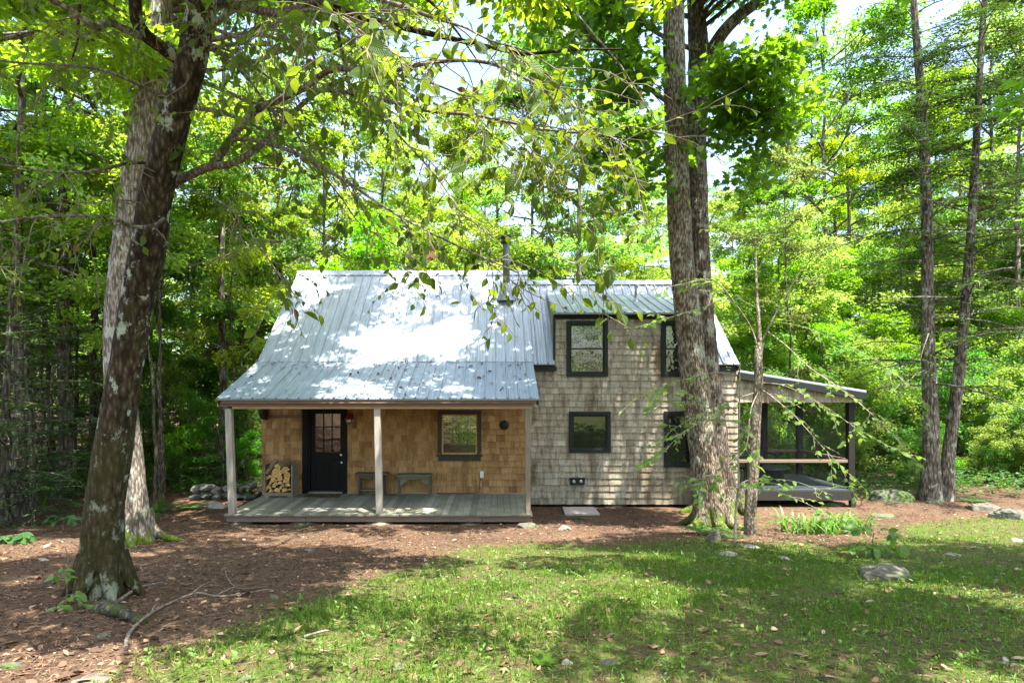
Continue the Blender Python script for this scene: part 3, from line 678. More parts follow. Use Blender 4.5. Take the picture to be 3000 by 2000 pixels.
# ---- windows
def window(W, trim, sash, kind, sill=False, mid=True, muntin=(0, 0), head=.0):
    x0, x1, z0, z1 = W; t = .095 if kind == 'porch' else .085
    f = MB(int(abs(x0) * 50)); y0, y1 = YW - .064, YW - .012
    f.bar((x0 + t / 2, (y0 + y1) / 2, z0 + t), (x0 + t / 2, (y0 + y1) / 2, z1 - t), y1 - y0, t, 0, None, (1, 0, 0), .06)
    f.bar((x1 - t / 2, (y0 + y1) / 2, z0 + t), (x1 - t / 2, (y0 + y1) / 2, z1 - t), y1 - y0, t, 0, None, (1, 0, 0), .06)
    f.bar((x0, (y0 + y1) / 2 - .001, z1 - t / 2), (x1, (y0 + y1) / 2 - .001, z1 - t / 2), y1 - y0, t, 0, None, (0, 0, 1), .06)
    f.bar((x0 + (-.03 if sill else 0), (y0 + y1) / 2 - .001 - (.015 if sill else 0), z0 + t / 2), (x1 + (.03 if sill else 0), (y0 + y1) / 2 - .001 - (.015 if sill else 0), z0 + t / 2), y1 - y0 + (.03 if sill else 0), t * (.45 if sill else 1), 0, None, (0, 0, 1), .06)
    if sill: f.box(x0 + .01, x1 - .01, y0, y1, z0 - .085, z0 + t * .25)
    w = f.build('window', M[trim], cabin)
    a, b, c, d = x0 + t, x1 - t, z0 + t * (.7 if sill else 1), z1 - t
    s = MB(3); k = .038; ys0, ys1 = YW - .030, YW - .006
    s.box(a, a + k, ys0, ys1, c, d); s.box(b - k, b, ys0, ys1, c, d); s.box(a + k, b - k, ys0, ys1, c, c + k); s.box(a + k, b - k, ys0, ys1, d - k, d)
    zm = (c + d) / 2
    if mid: s.box(a + k, b - k, ys0, ys1 - .004, zm - .018, zm + .018)
    for i in range(1, muntin[0]): xx = a + k + (b - a - 2 * k) * i / muntin[0]; s.box(xx - .009, xx + .009, ys0 + .006, ys1 - .005, c + k, d - k)
    for i in range(1, muntin[1]): zz = c + k + (d - c - 2 * k) * i / muntin[1]; s.box(a + k, b - k, ys0 + .007, ys1 - .006, zz - .009, zz + .009)
    s.build('sash', M[sash], w)
    p = MB(4)
    if kind == 'porch':
        p.box(a + .01, b - .01, YW - .0125, YW - .0085, c + .01, d - .01); p.build('pane', M['film'], w)
    else:
        p.box(a + k * .5, b - k * .5, YW - .016, YW - .010, zm, d - k * .5); p.box(a + k * .5, b - k * .5, YW - .019, YW - .013, c + k * .5, zm); p.build('pane', M['pane_dark'], w)
    return w
WP = rect(1283, 1410, 1202, 1338)
window((WP[0], WP[1], WP[2], WP[3]), 'trim_brown', 'log_end', 'porch', True, False)
for W, mu in ((W_UL, (0, 0)), (W_UR, (0, 0)), (W_LL, (0, 0)), (W_LR, (3, 4))): window(W, 'trim', 'trim', 'wing', False, True, mu)

# ---- stove pipe and vent pipe on the roof
def on_main(px_, py_):   # point on the main roof plane seen at a pixel
    s = (zR - zB) / (17.19 - 14.24); Y = (zB - s * 14.24 - ZC) / (-(py_ - YH) / F - s); return np.array([PX(px_, Y), Y, PZ(py_, Y)])
b = on_main(1483, 876); yt = b[1]
m = MB(40); zt = PZ(700, yt)
m.tube([(b[0], yt, b[2] - .1), (b[0], yt, PZ(782, yt)), (b[0], yt, PZ(781, yt)), (b[0], yt, PZ(765, yt)), (b[0], yt, PZ(764, yt)), (b[0], yt, zt)], [.098, .098, .104, .104, .098, .098], 20)
pipe = m.build('stove_pipe', M['pipe'], cabin)
m = MB(41); m.tube([(b[0], yt, z) for z in (PZ(716, yt), PZ(714, yt), PZ(708, yt), PZ(706, yt))], [.12, .145, .145, .10], 20); m.tube([(b[0], yt, z) for z in (PZ(703, yt), PZ(701, yt), PZ(692, yt), PZ(689, yt))], [.10, .150, .150, .04], 20)
m.build('cap', M['pipe_cap'], pipe)
m = MB(42); m.tube([(b[0], yt, b[2] - .06), (b[0], yt, PZ(862, yt)), (b[0], yt, PZ(838, yt)), (b[0], yt, PZ(830, yt))], [.26, .215, .125, .10], 20)
n_ = np.array([0, -(zR - zB), 17.19 - 14.24]); n_ /= np.linalg.norm(n_); s_ = np.array([0, 17.19 - 14.24, zR - zB]); s_ /= np.linalg.norm(s_)
c0 = on_main(1483, 858) + n_ * .026
for sx in (1,): m.hexa([c0 + np.array([-.36, 0, 0]) - s_ * .32, c0 + np.array([.36, 0, 0]) - s_ * .32, c0 + np.array([.36, 0, 0]) + s_ * .34, c0 + np.array([-.36, 0, 0]) + s_ * .34, c0 + np.array([-.36, 0, 0]) - s_ * .32 + n_ * .006, c0 + np.array([.36, 0, 0]) - s_ * .32 + n_ * .006, c0 + np.array([.36, 0, 0]) + s_ * .34 + n_ * .006, c0 + np.array([-.36, 0, 0]) + s_ * .34 + n_ * .006])
m.build('flashing', M['lead'], pipe)
Yv = 15.6; xv, zv = PX(1863, Yv), dz0 + (dz1 - dz0) * (Yv - 14.22) / 2.44
m = MB(43); m.tube([(xv, Yv, zv - .05), (xv, Yv, PZ(838, Yv))], .038, 12); vp = m.build('vent_pipe', M['lead'], cabin)
m = MB(44); m.tube([(xv, Yv, zv - .03), (xv, Yv, zv + .05), (xv, Yv, zv + .09)], [.13, .07, .042], 14); m.build('flashing', M['lead'], vp)

# ---- screened porch on the right
SX1 = PX(2507, YW); ys0, ys1 = YW + .01, 17.05; zf = PZ(1433, YW)
def zroof(x): return PZ(1088, YW) + (PZ(1146, YW) - PZ(1088, YW)) * (x - XR) / (PX(2524, YW) - XR)
xo = PX(2530, YW)
m = MB(50); A = (XR + .02, ys0 - .12, zroof(XR)); B = (xo, ys0 - .12, zroof(xo)); C = (xo, ys1 + .1, zroof(xo)); D = (XR + .02, ys1 + .1, zroof(XR))
roof_plane(m, B, C, D, A, seed=9, nv=3); m.build('side_porch_roof', M['metal'], cabin)
m = MB(51)
m.bar((XR + .03, ys0 - .142, zroof(XR) - .105), (xo - .02, ys0 - .142, zroof(xo) - .105), .04, .165, 0, None, (0, 0, 1)); m.bar((XR + .03, ys0 - .062, zroof(XR) - .135), (xo - .02, ys0 - .062, zroof(xo) - .135), .11, .03, 0, None, (0, 0, 1))
m.box(xo - .09, xo - .05, ys0, ys1, zroof(xo) - .19, zroof(xo) - .05); m.build('side_porch_fascia', M['trim'], cabin)
m = MB(52); zh = PZ(1178, YW); xh = PX(2524, YW)
shingles(m, XR + .014, xh, zh, zroof(XR), YW - .002, .157, 8, (), lambda u: zroof(u) - .17, None, (.10, .2), .022)
m.box(XR + .014, xh, YW + .003, YW + .07, zh + .01, zroof(xh) - .19); m.build('side_porch_shingles', M['shingle_old'], cabin)
for x, y in ((SX1 - .085, YW + .085), (SX1 - .085, 17.0), (7.62, 17.0), (XR + .09, 17.0)):
    m = MB(53); m.bar((x, y, zf - .0), (x, y, zh + .02 if y < 15 else zroof(x) - .12), .15, .15, 0, None, (0, 1, 0), .05); m.build('side_porch_post', M['post_dark'], cabin)
m = MB(54); rng = R(55); y = ys0 - .05
while y < ys1: m.box(XR, SX1 - .01, y, y + .136, zf - .035, zf); y += .14
m.build('side_porch_floor', M['deck_grey'], cabin)
m = MB(56); zbm = PZ(1464, YW); m.box(XR - .0, SX1, YW - .05, YW - .01, zbm, zf - .036); m.box(SX1 - .04, SX1, YW - .01, ys1, zbm, zf - .036); m.box(SX1 - .14, SX1 - .02, YW - .055, YW + .06, -.1, zbm + .01); m.build('side_porch_rim', M['post_dark'], cabin)
zr_ = PZ(1351, YW)
m = MB(57); m.bar((XR + .02, YW + .06, zr_), (SX1 - .16, YW + .06, zr_), .05, .075); m.bar((SX1 - .085, YW + .16, zr_ + .0), (SX1 - .085, 16.92, zr_), .05, .085); m.bar((XR + .17, 17.0, zr_), (SX1 - .16, 17.0, zr_), .05, .085)
m.build('side_porch_rail', M['rail'], cabin)
m = MB(58); m.box(XR + .02, SX1 - .16, YW + .092, YW + .096, zf + .003, zh + .008); m.box(SX1 - .05, SX1 - .046, YW + .16, 16.92, zf + .003, zroof(SX1) - .2)
m.build('insect_screen', M['screen'], cabin)
# stone piers under the cabin
rng = R(60)
def stone(mb, c, sx, sy, sz, seed, flat=.5):
    """a broken field stone: a squarish lump cut by random flat facets"""
    r = R(seed); a, b = 13, 22; th = np.linspace(0, PI, a + 2)[1:-1]; ph = np.linspace(0, 2 * PI, b, endpoint=False)
    T, Pp = np.meshgrid(th, ph, indexing='ij'); d = np.stack([np.sin(T) * np.cos(Pp), np.sin(T) * np.sin(Pp), np.cos(T)], -1).reshape(-1, 3)
    rad = np.full(len(d), 1.15)
    for k in range(9 + int(flat * 5)):
        n = unit(r.normal(size=3) * np.array([1, 1, 1 + flat])); h = r.uniform(.68, .98); cs = d @ n; rad = np.where(cs > .05, np.minimum(rad, h / np.maximum(cs, .05)), rad)
    k = r.normal(size=(8, 3)) * 4; p = r.random(8) * 6.28; rad = rad * (1 + .02 * np.sin(d @ k.T + p).sum(1))
    V = d * rad[:, None] * np.array([sx, sy, sz]) + np.array(c)
    i, j = np.meshgrid(np.arange(a - 1), np.arange(b), indexing='ij'); j2 = (j + 1) % b
    mb.add(V, np.stack([i * b + j, (i + 1) * b + j, (i + 1) * b + j2, i * b + j2], -1).reshape(-1, 4), 0, r.random(), False)
    mb.add(V[:b], [list(range(b))], 0, r.random(), False); mb.add(V[-b:], [list(range(b - 1, -1, -1))], 0, r.random(), False)
for i, (x, y) in enumerate([(-5.3, 12.4), (-3.9, 12.4), (-2.4, 12.36), (-.5, 12.4), (.5, 12.5), (2.9, 14.7), (5.2, 14.8), (1.0, 14.9), (-5.4, 14.6), (8.3, 14.7), (7.0, 16)]):
    m = MB(61); stone(m, (x, y, .03 if y < 13 else -.03), .26, .2, .1, i + 3)
    m.build('pier_stone', M['rock'], cabin)
# ------------------------------------------------------------------ things on the porch and walls
DK = lambda y: deck_z(y)
# wall lamp
xl, zl = PX(1028, YW), PZ(1215, YW)
lamp = empty('wall_lamp', (xl, YW, zl), 'red barn style wall lamp with a caged glass globe beside the black door', 'wall lamp')
m = MB(1); m.box(xl - .01, xl + .075, YW - .045, YW - .022, zl - .06, zl + .05); m.build('back_plate', M['red_lamp'], lamp)
m = MB(2); yl = YW - .15; m.tube([(xl + .03, YW - .04, zl + .03), (xl + .01, YW - .1, zl + .06), (xl - .0, yl, zl + .05), (xl, yl, zl + .02)], .014, 8); m.build('arm', M['red_lamp'], lamp)
m = MB(3); m.tube([(xl, yl, zl + .055), (xl, yl, zl + .03), (xl, yl, zl - .03), (xl, yl, zl - .075), (xl, yl, zl - .09)], [.02, .05, .058, .095, .118], 18); m.build('shade', M['red_lamp'], lamp)
m = MB(4); m.tube([(xl, yl, zl - .09), (xl, yl, zl - .14), (xl, yl, zl - .19), (xl, yl, zl - .215)], [.055, .066, .052, .015], 14); gl = m.build('globe', M['pane_clear'], lamp)
m = MB(5)
for k in range(6):
    a = k * PI / 3; m.tube([(xl + r * math.cos(a), yl + r * math.sin(a), zl - d) for r, d in ((.072, .09), (.078, .14), (.062, .20), (.012, .232))], .004, 5)
m.build('cage', M['steel'], gl)
# round vent
xv2, zv2 = PX(1477, YW), PZ(1244, YW)
rv = empty('round_vent', (xv2, YW, zv2), 'round black cast vent on the brown shingles right of the porch window', 'vent')
m = MB(1); m.tube([(xv2, YW - .02, zv2), (xv2, YW - .045, zv2), (xv2, YW - .05, zv2)], [.115, .115, .085], 28); m.build('rim', M['black'], rv)
m = MB(2); m.tube([(xv2, YW - .04, zv2), (xv2, YW - .062, zv2), (xv2, YW - .066, zv2)], [.075, .07, .05], 24); m.tube([(xv2, YW - .06, zv2), (xv2, YW - .085, zv2)], [.03, .024], 14); m.build('cover', M['black'], rv)
# outlet box and cord
xo2, zo2 = PX(1411.5, YW), PZ(1388.5, YW)
ob = empty('outlet_box', (xo2, YW, zo2), 'small pale outlet box with a black cord low on the brown porch wall', 'outlet box')
m = MB(1); m.bar((xo2, YW - .045, zo2 - .082), (xo2, YW - .045, zo2 + .082), .09, .06, 0, None, (0, 1, 0), .15); m.build('cover', M['white'], ob)
m = MB(2); m.tube(spline([(xo2 - .02, YW - .045, zo2 - .08), (xo2 - .05, YW - .035, zo2 - .22), (xo2 - .06, YW - .05, zo2 - .36), (xo2 - .13, YW - .07, ZD + .03), (xo2 - .5, YW - .05, ZD + .012), (xo2 - 1.1, YW - .045, ZD + .012)], 24), .007, 6); m.build('cord', M['cord'], ob)
# twin gas vent
xg, zg = PX(1690, YW), PZ(1408, YW)
gv = empty('twin_vent', (xg, YW, zg), 'small twin heater vent low on the weathered grey shingles', 'vent')
m = MB(1); m.box(xg - .18, xg + .18, YW - .10, YW - .018, zg - .075, zg + .07); m.box(xg - .19, xg + .19, YW - .115, YW - .02, zg + .071, zg + .085); m.build('housing', M['trim'], gv)
for s_ in (-1, 1):
    m = MB(2); m.tube([(xg + s_ * .085, YW - .09, zg), (xg + s_ * .085, YW - .13, zg), (xg + s_ * .085, YW - .135, zg)], [.042, .042, .02], 14); m.build('nozzle', M['steel'], gv)
# firewood crate
cx0, cx1, cy0, cy1 = PX(772.5, 13.95), PX(857, 13.95), 13.95, 14.40; cz = DK(13.95) + .004; ct = PZ(1362, 13.95)
crate = empty('firewood_crate', ((cx0 + cx1) / 2, 14.15, cz), 'grey board crate filled with split firewood left of the black door', 'crate')
for xx in (cx0, cx1 - .032):
    m = MB(int(abs(xx) * 9)); m.box(xx, xx + .032, cy0, cy1, cz, ct); m.build('side_panel', M['crate'], crate)
m = MB(3); m.box(cx0 + .033, cx1 - .033, cy1 - .03, cy1 - .002, cz + .02, ct - .02); m.build('back_panel', M['crate'], crate)
m = MB(4); m.box(cx0 + .033, cx1 - .033, cy0 + .02, cy1 - .032, cz + .075, cz + .1); m.box(cx0 + .033, cx1 - .033, cy0 + .004, cy0 + .022, cz + .03, cz + .115); m.box(cx0 + .033, cx0 + .12, cy0 + .004, cy0 + .022, cz, cz + .03); m.box(cx1 - .12, cx1 - .033, cy0 + .004, cy0 + .022, cz, cz + .03); m.build('bottom_board', M['crate'], crate)
def log(px_, py_, r, shape, label, seed, y0=13.99, ln=.36, tilt=(0, 0), grp='split firewood in the crate'):
    rg = R(seed); x, z = PX(px_, y0), PZ(py_, y0); n = 14
    if shape == 'round': ang = np.linspace(0, 2 * PI, n, endpoint=False); rad = r * (1 + .07 * rg.normal(size=n))
    else:
        base = {'wedge': [(-1, -.55), (1.0, -.6), (.25, .95)], 'half': [(-1, -.5), (-.1, -.62), (1, -.5), (.8, .3), (0, .75), (-.85, .3)], 'quad': [(-.9, -.6), (.7, -.75), (.95, .45), (-.3, .8)]}[shape]
        a0 = rg.uniform(-.5, .5); base = np.array(base) @ np.array([[math.cos(a0), math.sin(a0)], [-math.sin(a0), math.cos(a0)]])
        ang = None; pts = []
        for p, q in zip(base, np.roll(base, -1, 0)):
            for t in np.linspace(0, 1, 5)[:-1]: pts.append((p * (1 - t) + q * t) * r * (1 + .05 * rg.normal()))
    if ang is not None: pts = np.stack([rad * np.cos(ang), rad * np.sin(ang)], 1)
    pts = np.array(pts); k = len(pts); mb = MB(seed)
    A = np.stack([x + pts[:, 0], np.full(k, y0 + rg.normal() * .012), z + pts[:, 1]], 1); B = A + np.array([tilt[0], ln, tilt[1]])
    mb.add(np.vstack([A, B]), [list(range(k)), list(range(2 * k - 1, k - 1, -1))], 0, rg.random())
    mb.add(np.vstack([A, B]), [[i, k + i, k + (i + 1) % k, (i + 1) % k] for i in range(k)], 1, rg.random())
    o = mb.build('firewood_log', [M['log_end'], M['log_bark']]); return tag(o, label, 'log', grp)
sp = 'split piece of pale firewood stacked in the grey crate'
zx = lambda a, b: (750 + a / 3.92, 1300 + b / 3.92)
logs = [((138, 497), 30, 'half'), ((108, 525), 22, 'quad'), ((165, 535), 30, 'wedge'), ((245, 527), 36, 'half'), ((277, 505), 27, 'wedge'), ((332, 525), 32, 'half'), ((382, 522), 20, 'quad'), ((155, 458), 20, 'wedge'), ((200, 482), 25, 'quad'), ((222, 452), 30, 'wedge'), ((280, 443), 28, 'half'), ((308, 475), 24, 'wedge'), ((362, 468), 31, 'half'), ((345, 415), 42, 'quad'), ((185, 413), 48, 'wedge'), ((268, 393), 38, 'quad'), ((160, 372), 26, 'half'), ((120, 390), 26, 'quad'), ((330, 295), 50, 'half')]
for i, (p, r, s_) in enumerate(logs):
    a, b_ = zx(*p); log(a, b_, r / 3.92 / 125 * 1.04, s_, sp, 300 + i)
a, b_ = zx(235, 335); log(a, b_, .115, 'round', 'thick round log end in the middle of the firewood crate', 330)
a, b_ = zx(353, 357); log(a, b_, .078, 'round', 'bright yellow sawn round log at the right side of the crate', 331)
a, b_ = zx(250, 255); log(a, b_, .075, 'half', 'split log lying slanted near the top of the crate', 332, 13.96, .34, (.16, .09))
# long log leaning on top
mb = MB(333); mb.tube([U(781, 1388, 14.0), U(797, 1366, 14.08), U(810, 1347, 14.2)], [.055, .06, .058], 12, amp=.05, rnd=.4)
tag(mb.build('firewood_log', [M['log_bark']]), 'long bark covered log leaning up across the top of the crate', 'log', 'split firewood in the crate')
# door mat
m = MB(5); ya, yb = 13.93, 14.36
m.hexa([(PX(884, ya), ya, DK(ya) + .003), (PX(990, ya), ya, DK(ya) + .003), (PX(1004, yb), yb, DK(yb) + .003), (PX(905, yb), yb, DK(yb) + .003), (PX(884, ya), ya, DK(ya) + .014), (PX(990, ya), ya, DK(ya) + .014), (PX(1004, yb), yb, DK(yb) + .014), (PX(905, yb), yb, DK(yb) + .014)])
t = NT('woven_mat'); v = t.coord((1, 22, 1)); n = t.noise(t.coord((5, 24, 1)), 2., 2); t.pbr(t.ramp(n, [(.30, (.03, .02, .02)), (.42, (.12, .04, .03)), (.5, (.05, .06, .03)), (.58, (.16, .12, .06)), (.7, (.05, .035, .03))], 'CONSTANT'), .95, 0, .1, t.bump(t.noise(t.coord((90, 30, 1)), 3, 2), .5, .01))
tag(m.build('door_mat', t.m), 'worn striped door mat on the deck in front of the black door', 'door mat')
# benches
def bench(name, x0, x1, y0, y1, ht, mat, label, shelf, over, gusset):
    zb = DK(y0); o = empty(name, ((x0 + x1) / 2, (y0 + y1) / 2, zb), label, 'bench'); g = DK
    m = MB(1); m.box(x0 - over, x1 + over, y0 - .02, y1 + .02, zb + ht - .035, zb + ht); m.build('seat', M[mat], o)
    m = MB(2); m.box(x0 + .03, x1 - .03, y0 + .005, y0 + .028, zb + ht - .115, zb + ht - .036); m.box(x0 + .03, x1 - .03, y1 - .028, y1 - .005, zb + ht - .115, zb + ht - .036); m.build('apron', M[mat], o)
    for x in (x0, x1):
        for y in (y0 + .03, y1 - .03):
            m = MB(3); s = 1 if x == x0 else -1; m.bar((x - s * .012, y, g(y) + .002), (x + s * .012, y, zb + ht - .036), .045, .055, 0, None, (0, 1, 0)); m.build('leg', M[mat], o)
    if shelf: m = MB(4); m.box(x0 + .02, x1 - .02, y0 + .03, y1 - .03, zb + .115, zb + .15); m.build('shelf', M[mat], o)
    if gusset:
        for s, x in ((1, x0 + .035), (-1, x1 - .035)):
            m = MB(5); pts = [(x, zb + ht - .116), (x + s * .2, zb + ht - .116), (x, zb + ht - .27)]; V = [(a, y0 + .03, b) for a, b in pts] + [(a, y0 + .05, b) for a, b in pts]
            m.add(V, [[0, 1, 2], [5, 4, 3]]); m.add(V, [[i, (i + 1) % 3, 3 + (i + 1) % 3, 3 + i] for i in range(3)]); m.build('gusset', M[mat], o)
    return o
bench('porch_bench', PX(1052, 14.12), PX(1122, 14.12), 14.12, 14.38, .535, 'bench_dark', 'dark wooden bench with a low shelf behind the middle porch post', True, .10, False)
bench('porch_bench', PX(1167, 14.02), PX(1258, 14.02), 14.02, 14.34, .52, 'bench', 'mossy grey wooden bench under the porch window with corner gussets', False, .035, True)
# hatch board on the ground
m = MB(6); ya, yb = 13.35, 14.12
def gp(px_, Y, dz): return (PX(px_, Y), Y, float(gz(PX(px_, Y), Y)) + dz)
m.hexa([gp(1655, ya, .01), gp(1757, ya, .01), gp(1740, yb, .03), gp(1648, yb, .03), gp(1655, ya, .05), gp(1757, ya, .05), gp(1740, yb, .07), gp(1648, yb, .07)])
tag(m.build('wooden_board', M['plank']), 'flat grey wooden board lying on the ground below the grey shingle wall', 'board')
# furniture on the side porch
lt = empty('low_table', (7.0, 15.6, zf), 'low dark table on the floor of the screened side porch', 'table')
m = MB(7); m.tube([(7.15, 15.7, zf + .36), (7.15, 15.7, zf + .40)], [.52, .52], 28); m.build('table_top', M['deck_grey'], lt)
m = MB(8); m.tube([(7.15, 15.7, zf), (7.15, 15.7, zf + .02), (7.15, 15.7, zf + .3), (7.15, 15.7, zf + .36)], [.4, .4, .34, .5], 20); m.build('base', M['pipe_cap'], lt)
def chair(x, y, label, rz):
    o = empty('porch_chair', (x, y, zf), label, 'chair'); o.rotation_euler = (0, 0, rz)
    def P(mb, n): return mb.build(n, M['pipe_cap'], o, False)
    m = MB(1); m.box(-.27, .27, -.27, .27, .40, .45); P(m, 'seat')
    m = MB(2); m.box(-.27, .27, .24, .29, .46, .52); m.box(-.27, .27, .30, .35, .93, .99)
    for k in range(6): m.tube([(-.24 + .096 * k, .265, .50), (-.24 + .096 * k, .325, .95)], .011, 6)
    P(m, 'backrest')
    for sx in (-1, 1):
        for sy in (-1, 1): m = MB(3); m.bar((sx * .24, sy * .24, 0), (sx * .24, sy * .24, .40), .045, .045, 0, None, (0, 1, 0)); P(m, 'leg')
        m = MB(4); m.box(sx * .27 - .03, sx * .27 + .03, -.27, .27, .62, .66); m.box(sx * .27 - .02, sx * .27 + .02, -.25, -.21, .45, .62); P(m, 'armrest')
    return o
chair(6.42, 15.35, 'dark slatted chair inside the screened porch against the cabin wall', -PI / 2 * .8); chair(7.35, 16.55, 'dark slatted chair at the back corner of the screened porch', .3)

# ------------------------------------------------------------------ ground
def lush(x, y):
    """where moss and grass close over the litter"""
    f = np.exp(-((x - 4.2) / 2.6) ** 2 - ((y - 6.6) / 1.5) ** 2) + .8 * np.exp(-((x - 1.6) / 1.6) ** 2 - ((y - 9.7) / .8) ** 2) + .7 * np.exp(-((x - 9) / 3) ** 2 - ((y - 10.3) / 1) ** 2) + .5 * np.exp(-((x + 1.2) / 1.3) ** 2 - ((y - 5.2) / 1.2) ** 2)
    return np.clip(f * (.75 + .5 * _n3(x * 1.3, y * 1.3)), 0, 1)
def gsheet():
    xs = np.concatenate([np.linspace(-400, -40, 25)[:-1], np.linspace(-40, -13, 40)[:-1], np.linspace(-13, 13, 330)[:-1], np.linspace(13, 40, 40)[:-1], np.linspace(40, 400, 25)])
    ys = np.concatenate([np.linspace(-60, 0, 30)[:-1], np.linspace(0, 15.5, 260)[:-1], np.linspace(15.5, 40, 50)[:-1], np.linspace(40, 420, 40)])
    Xg, Yg = np.meshgrid(xs, ys); Zg = gz(Xg, Yg); n = len(xs)
    i, j = np.meshgrid(np.arange(len(ys) - 1), np.arange(n - 1), indexing='ij')
    mb = MB(0); mb.add(np.stack([Xg, Yg, Zg], -1).reshape(-1, 3), np.stack([i * n + j, i * n + j + 1, (i + 1) * n + j + 1, (i + 1) * n + j], -1).reshape(-1, 4), 0, 0., True)
    o = mb.build('ground', M['ground']); g = grass_mask(Xg, Yg)
    a = o.data.attributes.new('grass', 'FLOAT', 'POINT'); a.data.foreach_set('value', g.astype(np.float32).ravel())
    a = o.data.attributes.new('lush', 'FLOAT', 'POINT'); a.data.foreach_set('value', lush(Xg, Yg).astype(np.float32).ravel())
    return tag(o, kind='structure')
gsheet()
def scatter(n, seed, mode):
    """points on the ground: even in world near the camera for half, denser towards it for the rest"""
    r = R(seed); Y = np.concatenate([r.uniform(2.3, 15, n // 2), 2.3 * (13.5 / 2.3) ** r.random(n - n // 2)])
    X = (r.random(n) * 2 - 1) * (Y * .98 + 1.2) + Y * .02
    g = grass_mask(X, Y)
    under = (X > -5.6) & (X < 8.8) & (Y > 12.25) & ((Y > 14.4) | (X < .8))
    if mode == 'grass': k = (r.random(n) < g * (.10 + .55 * lush(X, Y) + .90 * np.clip(_n3(X * 1.1 + 9, Y * 1.1) * .62 + .28, 0, 1) * np.clip(_n3(X * 4 + 3, Y * 4) * .6 + .6, .1, 1))) & (g > .12)
    elif mode == 'litter': k = r.random(n) < np.clip(1.0 - .55 * g, 0, 1)
    else: k = g > .3
    k &= ~under
    return X[k], Y[k], g[k], r
# grass blades
X, Y, g, r = scatter(420000, 70, 'grass'); n = len(X); mb = MB(70)
L = r.gamma(4, .0100, n) * (.55 + .5 * g) * np.where(r.random(n) < .02, 2.2, 1.); a = r.random(n) * 2 * PI; lean = r.uniform(.15, 1.0, n); wv = r.uniform(.0018, .0040, n) * (1 + Y / 14)
Z = gz(X, Y) - .003; P0 = np.stack([X, Y, Z], 1); dh = np.stack([np.cos(a), np.sin(a), 0 * a], 1); sd = np.stack([-np.sin(a), np.cos(a), 0 * a], 1)
P1 = P0 + np.stack([dh[:, 0] * L * lean * .25, dh[:, 1] * L * lean * .25, L * .55], 1); P2 = P0 + np.stack([dh[:, 0] * L * lean * .75, dh[:, 1] * L * lean * .75, L * (1 - .45 * lean)], 1)
V = np.stack([P0 - sd * wv[:, None], P0 + sd * wv[:, None], P1 + sd * wv[:, None] * .8, P1 - sd * wv[:, None] * .8, P2], 1)
rn = np.clip(r.beta(2, 2.2, n) - .25 * lush(X, Y) + np.clip(_n3(X + 40, Y) * .12, -.2, .2), 0, 1)
mb.add(V.reshape(-1, 3), (np.arange(n)[:, None] * 5 + np.array([[0, 1, 2, 3]])), 0, rn); mb.add(V.reshape(-1, 3), (np.arange(n)[:, None] * 5 + np.array([[3, 2, 4]])), 0, rn)
tag(mb.build('grass', M['grass']), kind='stuff', label='short patchy grass and moss growing over the clearing')
# weeds
X, Y, g, r = scatter(5200, 71, 'weeds'); n = len(X); mb = MB(71)
for k in range(4):
    a = r.random(n) * 2 * PI; d = np.stack([np.cos(a), np.sin(a), r.uniform(.2, 1.2, n)], 1)
    P = np.stack([X, Y, gz(X, Y) + r.uniform(.005, .05, n)], 1) + d * .012
    leaf_quads(mb, P, d, np.array([0, 0, 1.]) + r.normal(size=(n, 3)) * .3, r.gamma(4, .0075, n), r.gamma(4, .0042, n))
tag(mb.build('weeds', M['weed']), kind='stuff', label='small broad leaved weeds and clover scattered through the grass')
# litter
X, Y, g, r = scatter(150000, 72, 'litter'); n = len(X); mb = MB(72)
a = r.random(n) * 2 * PI; d = np.stack([np.cos(a), np.sin(a), r.normal(size=n) * .12], 1); P = np.stack([X, Y, gz(X, Y) + .006], 1); q = r.random(n) < .62
nn = np.array([0, 0, 1.]) + r.normal(size=(n, 3)) * .22
leaf_quads(mb, P[q], d[q], nn[q], r.uniform(.05, .12, q.sum()), r.uniform(.0022, .0045, q.sum()) * (1 + Y[q] / 12), rnd=r.beta(2, 1.5, q.sum()), fold=0)
q = ~q & (r.random(n) < .85 - .6 * np.clip(g * 1.6, 0, 1)); leaf_quads(mb, P[q], d[q], (nn + r.normal(size=(n, 3)) * .25)[q], r.gamma(2.2, .013, q.sum()), r.gamma(2.5, .0075, q.sum()), rnd=r.beta(1.0, 1.4, q.sum()), fold=.3)
r = R(73); X, Y, g, _r = scatter(5200, 75, 'litter'); n = len(X); a = r.random(n) * 6.28; d = np.stack([np.cos(a), np.sin(a), r.normal(size=n) * .15], 1)
leaf_broad(mb, np.stack([X, Y, gz(X, Y) + .014], 1), d, np.array([0, 0, 1.]) + r.normal(size=(n, 3)) * .3, r.gamma(6, .011, n), r.gamma(6, .0062, n), rnd=r.beta(1.2, 1.2, n))
for k in range(420):
    q = r.integers(0, n); l = r.gamma(3, .06); t_ = r.random() * 6.28; e = np.array([math.cos(t_), math.sin(t_)]); p = np.array([X[q], Y[q]]); L3 = [np.append(p + e * l * s + r.normal(size=2) * l * .05, 0) for s in (-.5, 0, .5)]
    for v_ in L3: v_[2] = float(gz(v_[0], v_[1])) + .012
    mb.tube(L3, np.linspace(.004, .0018, 3) * (1 + l), 4, cap=False, rnd=.25 + .5 * r.random())
tag(mb.build('leaf_litter', M['litter']), kind='stuff', label='pine needles and dead leaves covering the bare ground')
